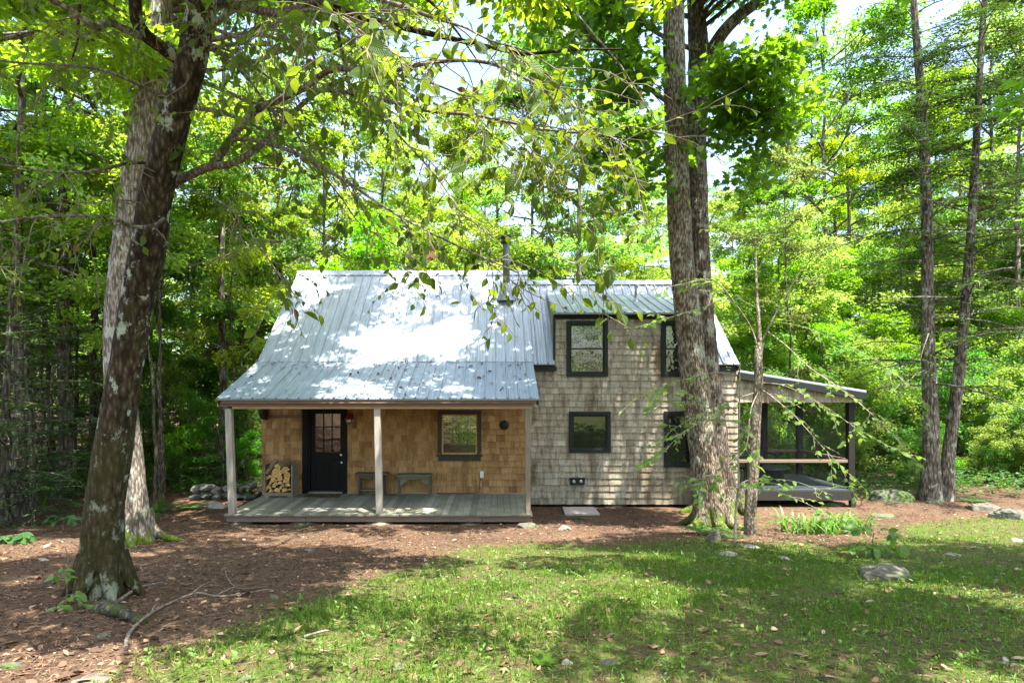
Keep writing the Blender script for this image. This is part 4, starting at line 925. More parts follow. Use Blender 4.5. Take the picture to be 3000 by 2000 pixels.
# dead leaves on the porch roof
r = R(74); n = 150; mb = MB(74); x = r.uniform(-5.55, .75, n); v = np.where(r.random(n) < .45, r.uniform(.80, 1.0, n), r.random(n)); Yl = 12.17 + v * 2.08; Zl = zE + (zB + .012 - zE) * (Yl - 12.15) / 2.15 + .028
a = r.random(n) * 2 * PI; d = np.stack([np.cos(a) * .6, np.sin(a), np.sin(a) * .39], 1)
leaf_broad(mb, np.stack([x, Yl, Zl], 1), d, np.array([0, -.36, 1.]) + r.normal(size=(n, 3)) * .35, r.gamma(5, .017, n), r.gamma(5, .008, n), rnd=r.beta(1.5, 2, n))
tag(mb.build('fallen_leaves', M['litter']), kind='stuff', label='brown dead leaves lying on the metal porch roof')

# ------------------------------------------------------------------ rocks
def rock(px_, py_, w, h, label, mat='rock', flat=.4, group=None, seed=None, name='rock', yaw=0, tall=None):
    x, y = [float(q) for q in ground_at(px_, py_ + h * .35)]; s = y / F; sx = w * s * .5; sz = max(h * s * .6, .03) if tall is None else tall; sy = sx * .75
    seed = seed or int(px_ * 7 + py_); mb = MB(seed); stone(mb, (0, 0, sz * .05), sx, sy, sz, seed, flat)
    o = mb.build(name, M[mat]); o.location = (x, y + sy * .4, float(gz(x, y + sy * .4))); o.rotation_euler = (0, 0, yaw); return tag(o, label, 'rock', group)
rock(2612, 1672, 150, 62, 'large lichen spotted boulder half sunk in the grass at right', 'rock', .0, name='boulder', tall=.125)
rock(2092, 1570, 40, 55, 'tilted pointed slab of stone at the foot of the big front trunk', 'rock', .7, tall=.2, name='stone_slab')
rock(630, 1478, 56, 28, 'pale boulder left of the porch in front of the stone wall', 'rock_pale', .3, name='boulder')
rock(1551, 1537, 62, 26, 'rough stone under the right front corner of the deck', 'rock', .5)
rock(1655, 1546, 42, 16, 'pale rounded stone on bare ground right of the deck corner', 'rock_pale', .3)
rock(1108, 1533, 40, 9, 'flat white stone under the deck edge below the middle post', 'rock_pale', .7)
rock(872, 1531, 50, 14, 'flat stone under the left part of the deck edge', 'rock', .6)
rock(2142, 1622, 52, 18, 'flat pale stone in the grass in front of the big trunks', 'rock_pale', .5)
rock(2205, 1600, 42, 12, 'small flat stone beside the thin young trunk', 'rock_pale', .6)
rock(2300, 1632, 36, 15, 'small white stone in the grass below the strap leaved clump', 'rock_pale', .4)
rock(2592, 1508, 58, 16, 'wide flat greenish stone on the bare ground right of the side porch', 'rock', .6)
rock(2800, 1624, 44, 10, 'thin pale stone showing through the turf, right of the boulder', 'rock_pale', .6)
rock(2868, 1602, 42, 12, 'flat stone in the bright grass near the right edge', 'rock', .6)
rock(2984, 1580, 30, 18, 'round grey stone at the far right edge of the grass', 'rock_pale', .2)
rock(2946, 1932, 20, 14, 'small white stone in the shaded grass at lower right', 'rock_pale', .2)
rock(1662, 1938, 30, 20, 'small pale stone next to the big green fallen leaf', 'rock_pale', .3)
rock(1792, 1942, 52, 16, 'flat pinkish stone in the foreground grass', 'rock', .6)
rock(125, 1637, 28, 12, 'small white stone on the needle litter at left', 'rock_pale', .3)
rock(300, 1862, 36, 14, 'grey stone in the litter below the leaning trunk', 'rock', .5)
rock(270, 1985, 84, 26, 'flat stone at the bottom edge in the left litter', 'rock', .6)
rock(28, 1946, 56, 20, 'mossy stone at the lower left corner', 'rock_moss', .4)
rock(718, 1985, 48, 24, 'mossy stone at the bottom edge of the grass', 'rock_moss', .4)
rock(800, 1748, 26, 20, 'small mossy stone at the edge of the grass', 'rock_moss', .3)
rock(905, 1610, 36, 12, 'low flat stone in the litter in front of the deck', 'rock', .6)
rock(1160, 1955, 46, 14, 'low grey stone under the foreground grass', 'rock', .6)
rock(2620, 1452, 120, 44, 'mossy mound of stone behind the bare ground at right', 'rock_moss', .3, name='boulder')
rock(2900, 1482, 96, 40, 'broad flat ledge slab of grey stone at the right edge', 'rock', .8, name='stone_slab')
rock(2975, 1500, 100, 52, 'dark mossy ledge block at the right edge beside the flat slab', 'rock_moss', .7, name='stone_slab')
rock(2740, 1468, 44, 16, 'stone at the foot of the twin hemlock trunks', 'rock', .4)
# stone wall
wl = MB(90); r = R(90); i = 0
for row in range(2):
    x = -7.9
    while x < -4.9:
        w = r.uniform(.16, .34); stone(wl, (x + w / 2, 15.6 + r.normal() * .06 + (x + 7) * .05, float(gz(x, 15.6)) + .08 + row * .19 + r.normal() * .02), w * .56, .2, r.uniform(.09, .13), 500 + i, .5); x += w; i += 1
tag(wl.build('stone_wall', M['rock_wall']), 'low dry stone wall of grey rocks behind the left end of the porch', 'stone wall')
# mossy root-like log near the leaning tree, fallen branches
mb = MB(91); x, y = ground_at(300, 1790); x2, y2 = ground_at(425, 1828)
mb.tube(spline([(x, y, float(gz(x, y)) + .03), ((x + x2) / 2, (y + y2) / 2, float(gz((x + x2) / 2, (y + y2) / 2)) + .05), (x2, y2, float(gz(x2, y2)))], 12), np.linspace(.075, .03, 12), 14, amp=.14); tag(mb.build('mossy_log', M['log_moss']), 'short mossy grey log lying on the litter right of the leaning tree', 'log')
def stick(pts, rad, label, seed, subs=()):
    mb = MB(seed); W = [ground_at(*p) for p in pts]; P = spline([(float(a), float(b), float(gz(a, b)) + .02 + .02 * (i % 2)) for i, (a, b) in enumerate(W)], 30)
    mb.tube(P, np.linspace(rad, rad * .35, 30), 7)
    for (i0, dx, dy) in subs: mb.tube(spline([P[i0], P[i0] + np.array([dx * .5, dy * .5, .03]), P[i0] + np.array([dx, dy, .02])], 6), np.linspace(rad * .5, rad * .2, 6), 5)
    return tag(mb.build('fallen_branch', M['stick']), label, 'branch')
stick([(368, 1905), (374, 1880), (392, 1845), (425, 1822), (480, 1780), (575, 1748), (650, 1752), (790, 1736)], .016, 'long crooked grey branch lying on the needle litter below the deck', 92, ((20, .05, .35), (24, .2, .3), (14, -.05, .2)))
stick([(340, 1770), (400, 1735), (440, 1718), (478, 1715)], .017, 'short dark stick lying right of the leaning trunk foot', 93)
stick([(660, 1675), (668, 1705), (700, 1728), (780, 1728)], .008, 'thin twig lying on the litter in front of the deck', 94)
stick([(890, 1872), (950, 1862), (970, 1856)], .012, 'short broken stick in the grass at lower center', 95)
# the big fallen leaf
mb = MB(96); x, y = [float(q) for q in ground_at(1565, 1950)]; leaf_stars(mb, np.array([[x, y, float(gz(x, y)) + .02]]), np.array([[1., .35, .08]]), np.array([[-.1, -.2, 1.]]), np.array([.19]), rnd=np.array([.45]))
tag(mb.build('fallen_leaf', M['leaf_maple']), 'big green lobed leaf lying in the foreground grass', 'leaf')
# ------------------------------------------------------------------ tree generators
UP = np.array([0, 0, 1.])
def limb_path(r, p0, d, L, n=8, droop=0., wander=.12):
    P = [np.asarray(p0, float)]; d = np.asarray(d, float) / np.linalg.norm(d); st = L / (n - 1)
    for i in range(n - 1):
        d = d + r.normal(size=3) * wander + np.array([0, 0, -droop / n]); d /= np.linalg.norm(d); P.append(P[-1] + d * st)
    return np.array(P)

def crown_mass(mb, r, centers, ncl, rad, ls, star=False, lai=2.4, thick=.10, ok=None):
    """leaf plates: ncl of the twig ends carry an irregular, fairly closed disc of leaves, with open gaps between the discs"""
    centers = centers[r.permutation(len(centers))]
    if ok is not None: centers = np.array([c for c in centers if ok(c)])
    centers = centers[:ncl]; PP, OO, RN = [], [], []
    for c in centers:
        R0 = rad * r.uniform(.55, 1.45); la = ls * ls * (.42 if star else .30); n = max(6, int(lai * PI * R0 * R0 / la)); th = r.random(n) * 6.28; k = r.random(3) * 6.28
        q = R0 * np.sqrt(r.random(n)) * (1 + .28 * np.sin(2 * th + k[0]) + .22 * np.sin(3 * th + k[1]) + .12 * np.sin(5 * th + k[2])); el = r.uniform(.6, 1.1); az = r.random() * 3.14
        x = q * np.cos(th); y = q * np.sin(th) * el; o = np.stack([x * math.cos(az) - y * math.sin(az), x * math.sin(az) + y * math.cos(az), r.normal(size=n) * thick - .22 * q * q + r.normal() * .12 * x], 1)
        PP.append(c + o); OO.append(o); RN.append(np.clip(.5 + r.normal() * .15 + r.normal(size=n) * .2, 0, 1))
    P = np.concatenate(PP); O = np.concatenate(OO); rn = np.concatenate(RN); m = len(P)
    D = O * np.array([1, 1, 0]) + r.normal(size=(m, 3)) * .3 + np.array([0, 0, -.12]); N = UP + r.normal(size=(m, 3)) * .5; L = ls * r.uniform(.7, 1.25, m)
    if star: leaf_stars(mb, P, D, N, L, rnd=rn)
    else: leaf_quads(mb, P, D, N, L, L * .6, rnd=rn)

def hardwood(name, seed, H, base, Rad, tr, nleaf, lsize, mat, bark='bark_woods', star=False, clus=(.42, .16), lean=.03, nl=26, top_r=.15, low_w=.75):
    """a woodland tree: tapering trunk with limbs and branchlets, and a crown of separate leaves in layered clumps. Returns the trunk and crown meshes' builders and skeleton."""
    r = R(seed); tb = MB(seed); cb = MB(seed + 1)
    n = 16; z = np.linspace(0, H, n); wx = np.cumsum(r.normal(size=n)) * lean * H / 14; wy = np.cumsum(r.normal(size=n)) * lean * H / 14; wx -= wx[0]; wy -= wy[0]
    T = np.stack([wx, wy, z - .15], 1); rad = tr * (1 - .86 * (z / H) ** .9) * (1 + .55 * np.exp(-z / .35)); tb.tube(spline(T, 40), np.interp(np.linspace(0, 1, 40), np.linspace(0, 1, n), rad), 12, amp=.05)
    C = []
    for i in range(nl):
        t = (base + (H - base) * ((i + r.random() * .8) / nl)) / H; zz = t * H; u = (zz - base) / (H - base)
        prof = (low_w + (1 - low_w) * min(1, u / .45)) if u < .45 else max(.22, 1 - ((u - .45) / .55) ** 1.5 * .85)
        L = Rad * prof * r.uniform(.65, 1.15); az = i * 2.4 + r.normal() * .5; el = .15 + .75 * u + r.normal() * .15
        p0 = np.array([np.interp(zz, z, wx), np.interp(zz, z, wy), zz]); d = np.array([math.cos(az) * math.cos(el), math.sin(az) * math.cos(el), math.sin(el)])
        P = limb_path(r, p0, d, L, 8, .55, .13); lr = min(tr * .42, .012 + .018 * L) * (1 - .5 * u); tb.tube(P, np.linspace(lr, .006, 8), 6, cap=False)
        for k in range(int(2 + L * 1.25)):
            f = r.uniform(.25, 1.0); q = P[0] + 0; idx = f * 7; a = int(min(6, idx)); q = P[a] + (P[a + 1] - P[a]) * (idx - a)
            dd = P[a + 1] - P[a]; dd = dd / np.linalg.norm(dd) + r.normal(size=3) * np.array([.9, .9, .35]); B = limb_path(r, q, dd, L * r.uniform(.18, .42), 5, .5, .15)
            tb.tube(B, np.linspace(lr * .35 + .003, .003, 5), 4, cap=False)
            C += [B[2], B[4]]
        C.append(P[-1])
    crown_mass(cb, r, np.array(C), nleaf, clus[0], lsize, star, clus[1], .11)
    return tb, cb

def hemlock_parts(seed, H, base, Rad, tr, dens=1.0, quad=.085, lean=(0, 0), top=.12, trunk_pts=None, bare=0., droop=.5):
    r = R(seed); tb = MB(seed); cb = MB(seed + 1); n = 14; z = np.linspace(0, H, n)
    if trunk_pts is None: T = np.stack([np.cumsum(r.normal(size=n)) * .03 + lean[0] * z, np.cumsum(r.normal(size=n)) * .03 + lean[1] * z, z - .15], 1); T[:, :2] -= T[0, :2]
    else: T = spline(trunk_pts, n); z = T[:, 2] - T[0, 2]; H = z[-1]
    rad = tr * (1 - .85 * (z / H)) * (1 + .5 * np.exp(-z / .3)); tb.tube(spline(T, 40), np.interp(np.linspace(0, 1, 40), np.linspace(0, 1, n), rad), 14, amp=.05)
    PP, DD, NN = [], [], []; zz = base; az = r.random() * 6
    while zz < H - .15:
        u = (zz - base) / (H - base); p0 = np.array([np.interp(zz, z, T[:, 0]), np.interp(zz, z, T[:, 1]), T[0, 2] + zz])
        az += 2.4 + r.normal() * .4; L = Rad * (1 - u * (1 - top)) * r.uniform(.6, 1.15); el = .22 + .3 * u + r.normal() * .12
        d = np.array([math.cos(az) * math.cos(el), math.sin(az) * math.cos(el), math.sin(el)]); B = limb_path(r, p0, d, L, 9, droop, .06)
        tb.tube(B, np.linspace(.006 + .006 * L, .003, 9), 5, cap=False)
        ns = int(L / .085); lat = np.cross(d, UP); lat /= np.linalg.norm(lat)
        full = 1 if r.random() > bare * np.clip(1 - (zz - 5.0) / 4.5, 0, 1) else .12
        if trunk_pts is not None and zz > 12.3: full *= .2
        for k in range(ns):
            f = .12 + .88 * (k + r.random()) / ns
            if r.random() > full: continue
            a = min(7, int(f * 8)); q = B[a] + (B[a + 1] - B[a]) * (f * 8 - a); fw = unit(B[a + 1] - B[a])
            sd = lat * (1 if k % 2 else -1); sl = L * .30 * (1.12 - f) * r.uniform(.6, 1.3) + .1; dd = unit(fw * .65 + sd + np.array([0, 0, -.12]) + r.normal(size=3) * .1)
            m = max(3, int(sl / .030 * dens)); t = (np.arange(m) + r.random(m)) / m
            Q = q + dd * (sl * t)[:, None] + np.array([0, 0, -1]) * (sl * t ** 2 * .18)[:, None] + r.normal(size=(m, 3)) * .012
            s2 = np.cross(dd, UP) * np.where(np.arange(m) % 2, 1, -1)[:, None]
            PP.append(Q); DD.append(dd * .55 + s2 + r.normal(size=(m, 3)) * .15); NN.append(UP + r.normal(size=(m, 3)) * .3)
            if r.random() < .3: tb.tube([q, q + dd * sl * .9], [.0035, .002], 4, cap=False)
        zz += (r.uniform(.06, .16) * (H - base) / 8 + .03) * (.68 if trunk_pts is not None else 1)
    P = np.concatenate(PP); D = np.concatenate(DD); N = np.concatenate(NN); m = len(P)
    leaf_quads(cb, P, D, N, quad * r.uniform(.7, 1.3, m), quad * .40, rnd=np.clip(r.beta(2, 2, m), 0, 1), fold=.05)
    return tb, cb

def make(name, parts, mats, label, cat, group, loc=(0, 0, 0), names=('trunk', 'crown')):
    o = empty(name, (0, 0, 0), label, cat, group); parts[0].build(names[0], mats[0], o, False); parts[1].build(names[1], mats[1], o, False); o.location = tuple(float(v) for v in loc)
    return o

# ------------------------------------------------------------------ the woods around the clearing
lib = {}
def use(kind, loc, rz, sc, label, group, cat='tree'):
    name, fn, mats = KINDS[kind]
    if kind not in lib:
        o = make(name, fn(), mats, label, cat, group, loc); o.rotation_euler = (0, 0, rz); o.scale = (sc, sc, sc); lib[kind] = o
    else: o = copy_tree(lib[kind], loc, rz, sc, label, group, cat)
    return o
KINDS = {
 'h1': ('hardwood_tree', lambda: hardwood('h', 1001, 18, 5.0, 3.6, .14, 62, .15, None, clus=(.62, 1.5)), (M['bark_woods'], M['leaf_woods'])),
 'h2': ('hardwood_tree', lambda: hardwood('h', 1002, 21, 6.0, 4.2, .17, 70, .155, None, clus=(.68, 1.4)), (M['bark_woods'], M['leaf_bright'])),
 'h3': ('hardwood_tree', lambda: hardwood('h', 1003, 16, 3.6, 3.4, .12, 72, .145, None, clus=(.52, 1.5)), (M['bark_woods'], M['leaf_bright'])),
 'h4': ('hardwood_tree', lambda: hardwood('h', 1004, 20, 4.2, 3.9, .15, 64, .15, None, clus=(.7, 1.3)), (M['bark_woods'], M['leaf_woods'])),
 'u1': ('understory_tree', lambda: hardwood('u', 1011, 6.5, .5, 2.3, .05, 60, .115, None, clus=(.40, 1.3), nl=26, low_w=1.3), (M['bark_woods'], M['leaf_bright'])),
 'u2': ('understory_tree', lambda: hardwood('u', 1012, 8.5, .8, 2.6, .06, 72, .125, None, clus=(.46, 1.25), nl=30, low_w=1.3), (M['bark_woods'], M['leaf_bright'])),
 'u3': ('understory_tree', lambda: hardwood('u', 1013, 4.0, .3, 1.7, .03, 46, .105, None, clus=(.34, 1.3), nl=20, low_w=1.3), (M['bark_woods'], M['leaf_woods'])),
 's1': ('slender_hardwood', lambda: hardwood('s', 1015, 13, 5.5, 1.7, .055, 24, .13, None, clus=(.45, 1.3), nl=16, lean=.05), (M['bark_dark'], M['leaf_woods'])),
 's2': ('slender_hardwood', lambda: hardwood('s', 1016, 11, 4.0, 1.5, .045, 22, .13, None, clus=(.42, 1.3), nl=16, lean=.07), (M['bark_dark'], M['leaf_bright'])),
 'e1': ('hemlock_tree', lambda: hemlock_parts(1021, 9, .5, 2.5, .10, .8, .10), (M['bark_woods'], M['needle'])),
 'e2': ('hemlock_tree', lambda: hemlock_parts(1022, 14, 1.6, 3.2, .15, .75, .12, bare=.5), (M['bark_woods'], M['needle'])),
 'e3': ('young_hemlock', lambda: hemlock_parts(1023, 3.4, .15, 1.3, .035, .9, .075), (M['bark_woods'], M['needle_bright'])),
}
rw = R(2024)
def L_(reg, kind):
    sp = {'h': 'tall leafy hardwood', 'u': 'bushy low branched understory tree', 's': 'thin dark stemmed young hardwood', 'e': 'dark feathery hemlock'}[kind[0]]
    if kind == 'e3': sp = 'small pale green hemlock sapling'
    where = {'left': 'in the dense woods left of the cabin', 'mid': 'rising behind the cabin roof', 'right': 'in the bright woods beyond the screened porch', 'far': 'deep in the far woods'}[reg]
    wg = {'left': 'left of the cabin', 'mid': 'behind the cabin', 'right': 'right of the screened porch', 'far': 'in the far woods'}[reg]
    g = {'h': 'hardwoods', 'u': 'understory trees', 's': 'thin stemmed hardwoods', 'e': 'hemlocks'}[kind[0]] if kind != 'e3' else 'hemlock saplings'
    return sp + ' ' + where, g + ' ' + wg
def plant(reg, kind, x, y, sc=None, rz=None):
    l, g = L_(reg, kind); use(kind, (x, y, float(gz(x, y)) - .02), rw.random() * 6.28 if rz is None else rz, rw.uniform(.88, 1.15) if sc is None else sc, l, g)
# left woods: dark hemlocks low, hardwoods above
for px_, Y, k in [(20, 11.8, 'e1'), (-160, 11, 'e1'), (100, 14.5, 'e1'), (205, 16.5, 'e1'), (-60, 15, 'e2'), (290, 19, 'e1'), (150, 20, 'e1'), (400, 21, 'e1'), (30, 18, 'e1'), (-250, 16, 'e2'), (560, 25, 'e2'), (330, 24.5, 'e2'), (505, 19.5, 'e3'), (715, 18.2, 'e3'), (650, 16.6, 'e3'), (95, 11.9, 'e3'), (745, 24, 'e1'),
                  (55, 13.2, 'h1'), (185, 15.5, 'h2'), (268, 17.5, 'h4'), (470, 15.4, 's1'), (657, 18.2, 'h1'), (-90, 19, 'h4'), (360, 34, 'h3'), (560, 33, 'h2'), (240, 38, 'h4'), (90, 31, 'h2'), (-220, 24, 'h1'), (735, 27, 'h3'), (-330, 13, 'h4'), (-500, 18, 'h2'),
                  (440, 26, 'u2'), (600, 24.5, 'u1'), (180, 23, 'u2'), (700, 25.5, 'u1'), (530, 34, 'u2'), (330, 30, 'u2'), (20, 24, 'u2'), (760, 30, 'u2'), (-150, 27, 'u2'), (420, 17.6, 'u3'), (610, 26, 'u2')]:
    plant('left', k, PX(px_, Y), Y)
for i in range(30):
    Y = rw.uniform(13.5, 27); px_ = rw.uniform(-120, 760) if i % 6 else rw.uniform(2300, 2950); plant('left' if px_ < 1000 else 'right', 's1' if i % 2 else 's2', PX(px_, Y), Y if px_ < 1000 or Y > 19 else Y + 6)
# behind the cabin
for px_, Y, k in [(830, 27, 'h2'), (960, 24, 'h3'), (1010, 31, 'h4'), (1130, 27, 'h3'), (1245, 34, 'h2'), (1365, 29, 'h3'), (1450, 38, 'h2'), (1560, 31, 'h1'), (1700, 24.5, 'h4'), (1795, 29, 'h1'), (1640, 37, 'h3'), (1880, 34, 'h3'), (1050, 40, 'h2'), (880, 36, 'h3'), (1200, 44, 'h3'), (1340, 45, 'h4'), (1530, 24, 'u2'), (1250, 24, 'u2'), (1080, 23.5, 'u2'), (1400, 25, 'u2'), (1850, 24, 'u2'), (900, 23.5, 'u1'), (1760, 26, 'u2')]:
    plant('mid', k, PX(px_, Y), Y)
# right woods
for px_, Y, k in [(2312, 21, 's1'), (2205, 33, 'h3'), (2390, 33, 'h2'), (2420, 29, 'h4'), (2490, 33, 'h2'), (2380, 25, 's2'), (2700, 31, 'h3'), (2920, 29, 'h2'), (2450, 39, 'h2'), (2640, 41, 'h3'), (2760, 36, 'h2'), (2890, 34, 'h3'), (2990, 23, 'h1'), (3120, 24, 'h4'), (2580, 36, 'h2'), (2380, 40, 'h3'), (2800, 37, 'h2'), (2980, 33, 'h3'), (3330, 25, 'h2'),
                  (2230, 25.5, 'u2'), (2330, 27, 'u2'), (2440, 25.5, 'u2'), (2560, 26, 'u2'), (2640, 27, 'u2'), (2730, 25.5, 'u2'), (2800, 28, 'u2'), (2880, 25.5, 'u2'), (2960, 26, 'u2'), (3060, 24, 'u2'), (2300, 31, 'u2'), (2700, 32, 'u2'), (2150, 28, 'u2'), (2680, 30, 'e1'), (3010, 27, 'e1'), (2560, 35, 'e2')]:
    plant('right', k, PX(px_, Y), Y)
for i in range(15): plant('right', 'u3', PX(2250 + 60 * i + rw.uniform(-22, 22), 20.2), rw.uniform(19.2, 21.4), rw.uniform(.8, 1.05))
for i in range(12): plant('right', 'u1', PX(2230 + 75 * i + rw.uniform(-25, 25), 23.3), rw.uniform(22.6, 24), rw.uniform(.72, .95))
for i in range(14): plant('right', 'u3', rw.uniform(9.4, 19), rw.uniform(17.0, 19.0), rw.uniform(.35, .6))
for px_, Y, sc in ((560, 18.8, .7), (620, 17.6, .5), (690, 19.2, .75), (745, 20.5, .9), (480, 20.2, .8), (530, 17.2, .45), (655, 21.5, 1.), (430, 18.3, .6), (725, 17.6, .4), (590, 20.8, .95)): plant('left', 'u3', PX(px_, Y), Y, sc)
for i in range(34):
    Y = rw.uniform(42, 62); px_ = 3400 * (i + rw.random()) / 34 - 250; plant('far', ['h2', 'h3', 'h4', 'h1'][i % 4], PX(px_, Y), Y, rw.uniform(.9, 1.2))
for x, y, k in ((-1.5, 22.3, 'u3'), (-2.6, 23.2, 'u2'), (-.6, 24.5, 'u2'), (-1.6, 26, 'u2')): plant('mid', k, x, y)
# the wood behind as one mass
r = R(3000); mb = MB(3000); n = 95000
cx = r.uniform(-95, 100, 2600); cy = r.uniform(64, 84, 2600); cz_ = 19 * r.random(2600) ** 1.15; cx[1900:] = r.uniform(-50, 50, 700); cy[1900:] = r.uniform(-34, -24, 700) + 0; cz_[1900:] = 3 + 12 * r.random(700); cc = np.repeat(np.arange(2600), r.multinomial(n, np.ones(2600) / 2600)); P = np.stack([cx, cy, cz_], 1)[cc] + r.normal(size=(n, 3)) * np.array([1.1, 1.1, .5])
leaf_quads(mb, P, rvec(r, n) * np.array([1, 1, .4]), UP + r.normal(size=(n, 3)) * .5, .55 * r.uniform(.7, 1.3, n), .32, rnd=np.clip(.5 + r.normal(size=2600)[cc] * .2 + r.normal(size=n) * .2, 0, 1))
tag(mb.build('far_woods', M['leaf_bright']), kind='stuff', label='solid mass of distant leafy woods closing the view')
r = R(3100); mb = MB(3100)                             # forest floor plants
n = 26000; Y = r.uniform(15.2, 34, n); X = r.uniform(-1.1, 1.1, n) * Y; k = ((X < -6.2) | (X > 9.5) | (Y > 21)) & (_n1(X, Y) > -.3); X, Y = X[k], Y[k]; n = len(X)
for q in range(3):
    a = r.random(n) * 6.28; d = np.stack([np.cos(a), np.sin(a), r.uniform(-.1, .5, n)], 1); leaf_quads(mb, np.stack([X, Y, gz(X, Y) + r.uniform(.05, .5, n)], 1), d, UP + r.normal(size=(n, 3)) * .35, r.uniform(.07, .16, n), r.uniform(.04, .09, n))
tag(mb.build('undergrowth', M['fern']), kind='stuff', label='low green undergrowth on the forest floor')

# ------------------------------------------------------------------ the leaning tree at left (large toothed leaves)
def wpts(L): return np.array([U(*p) for p in L])
gx, gy_ = ground_at(300, 1742); gx, gy_ = float(gx), float(gy_); gzz = float(gz(gx, gy_))
beech = empty('leaning_tree', (gx, gy_, gzz), 'dark mossy leaning tree with lichen spots and long drooping branches, nearest tree at left', 'tree')
TB = MB(400); TW = MB(403); TL = MB(404); CB = MB(401); r = R(402)
Yt = gy_
tp = [(gx, gy_, gzz - .12), U(300, 1700, Yt), U(305, 1500, Yt), U(334, 1300, Yt), U(366, 1090, Yt), U(408, 860, Yt - .05), U(440, 700, Yt - .1), U(452, 600, Yt - .15), U(476, 490, Yt - .2), U(512, 350, Yt - .25), U(556, 200, Yt - .3), U(594, 0, Yt - .35), U(610, -200, Yt - .35), U(655, -500, Yt - .3), U(640, -900, Yt - .2), U(700, -1400, Yt)]
tw = .9 * np.array([150, 130, 112, 112, 96, 97, 101, 95, 92, 88, 84, 80, 70, 54, 36, 12]) / 2 * Yt / F
TP = spline(tp, 110); TR = np.interp(np.linspace(0, 1, 110), np.linspace(0, 1, 16), tw); TB.tube(spline(tp, 420), np.interp(np.linspace(0, 1, 420), np.linspace(0, 1, 16), tw), 84, amp=.03, rough=.022)
for k in range(6):                                     # root flare
    a = k * 1.05 + .3; e = np.array([gx + math.cos(a) * .36, gy_ + math.sin(a) * .36, 0]); e[2] = float(gz(e[0], e[1])) - .03
    TB.tube(spline([(gx + math.cos(a) * .12, gy_ + math.sin(a) * .12, gzz + .38), (gx + math.cos(a) * .24, gy_ + math.sin(a) * .24, gzz + .12), e], 8), np.linspace(.10, .02, 8), 10, amp=.08)
limbs = []
def limb(pts, r0, r1, n=34, dens=1.0, twig=True, seg=10):
    P = spline(wpts(pts), n); (TB if r0 > .085 else TL).tube(P, np.linspace(r0 * .74, r1 * .8, n), seg, amp=.05, rough=.02); limbs.append((P, dens, np.linspace(r0, r1, n), twig)); return P
limb([(520, 170, 5.75), (470, 135, 5.6), (428, 104, 5.5), (402, 60, 5.4), (394, -20, 5.3), (380, -200, 5.2), (340, -400, 5.2)], .088, .05, dens=.5)
limb([(418, 108, 5.5), (370, 88, 5.3), (321, 67, 5.2), (277, 78, 5.0), (225, 42, 4.9), (152, 0, 4.8), (60, -60, 4.6), (-60, -110, 4.4)], .05, .02, dens=1.0)
limb([(600, 40, 5.7), (634, 12, 5.6), (714, 20, 5.4), (795, 38, 5.1), (850, 30, 4.9), (930, 0, 4.6), (1040, -20, 4.3), (1180, 20, 3.9), (1290, 60, 3.6)], .06, .012, dens=1.3)
limb([(500, 545, 5.85), (540, 520, 5.8), (600, 492, 5.65), (625, 482, 5.6), (670, 415, 5.45), (720, 350, 5.3), (777, 308, 5.2), (884, 262, 5.0), (966, 206, 4.8), (1053, 204, 4.6), (1145, 207, 4.4), (1257, 184, 4.2), (1385, 178, 4.0), (1487, 204, 3.9), (1590, 260, 3.8), (1650, 300, 3.8)], .062, .006, 60, 1.2)
limb([(620, 486, 5.6), (690, 475, 5.5), (770, 420, 5.6), (845, 345, 5.7), (925, 275, 5.8), (1010, 232, 5.9), (1110, 215, 6.1), (1250, 240, 6.3), (1400, 300, 6.5)], .05, .008, 50, 1.2)
limb([(668, 418, 5.45), (700, 408, 5.3), (760, 415, 5.2), (870, 451, 5.0), (960, 500, 4.8), (1035, 545, 4.6), (1100, 590, 4.5), (1200, 650, 4.4), (1330, 715, 4.3), (1430, 760, 4.2), (1520, 800, 4.2)], .026, .005, 60, 1.0)
limb([(884, 262, 5.0), (960, 266, 4.9), (1038, 275, 4.8), (1175, 306, 4.6), (1257, 326, 4.4), (1385, 337, 4.2), (1487, 357, 4.0), (1578, 377, 3.8), (1696, 390, 3.6), (1777, 398, 3.5), (1854, 439, 3.4)], .024, .005, 60, 1.5)
limb([(1038, 275, 4.8), (1120, 350, 4.7), (1200, 430, 4.6), (1280, 520, 4.5), (1350, 620, 4.4), (1400, 660, 4.4), (1440, 700, 4.4)], .012, .004, 40, 1.0)
limb([(777, 308, 5.2), (860, 380, 5.2), (920, 480, 5.2), (1000, 580, 5.2), (1060, 660, 5.3), (1160, 720, 5.3), (1260, 790, 5.3)], .014, .004, 40, .9)
limb([(505, 560, 5.9), (470, 650, 5.5), (395, 665, 5.3), (330, 640, 5.1), (250, 632, 4.9), (120, 635, 4.7), (0, 650, 4.5), (-120, 660, 4.3)], .028, .008, 40, .9)
limb([(480, 480, 5.8), (380, 478, 5.4), (280, 500, 5.1), (180, 505, 4.9), (60, 490, 4.7), (-80, 470, 4.5)], .022, .007, 40, .9)
limb([(530, 330, 5.8), (450, 270, 5.3), (390, 240, 5.1), (300, 205, 4.9), (180, 190, 4.7), (60, 185, 4.5), (-60, 170, 4.3)], .026, .008, 40, .9)
limb([(470, 520, 5.8), (560, 560, 5.4), (660, 600, 5.1), (740, 690, 4.9), (800, 780, 4.8), (850, 830, 4.8)], .014, .004, 34, .8)
limb([(585, 60, 5.7), (640, 90, 5.2), (720, 110, 4.6), (800, 70, 4.0), (900, 30, 3.5), (1010, 60, 3.1), (1090, 120, 2.9)], .024, .005, 40, 1.3)
limb([(1290, 60, 3.6), (1360, 80, 3.5), (1440, 120, 3.4), (1540, 150, 3.4), (1640, 210, 3.4)], .010, .004, 24, 1.2)
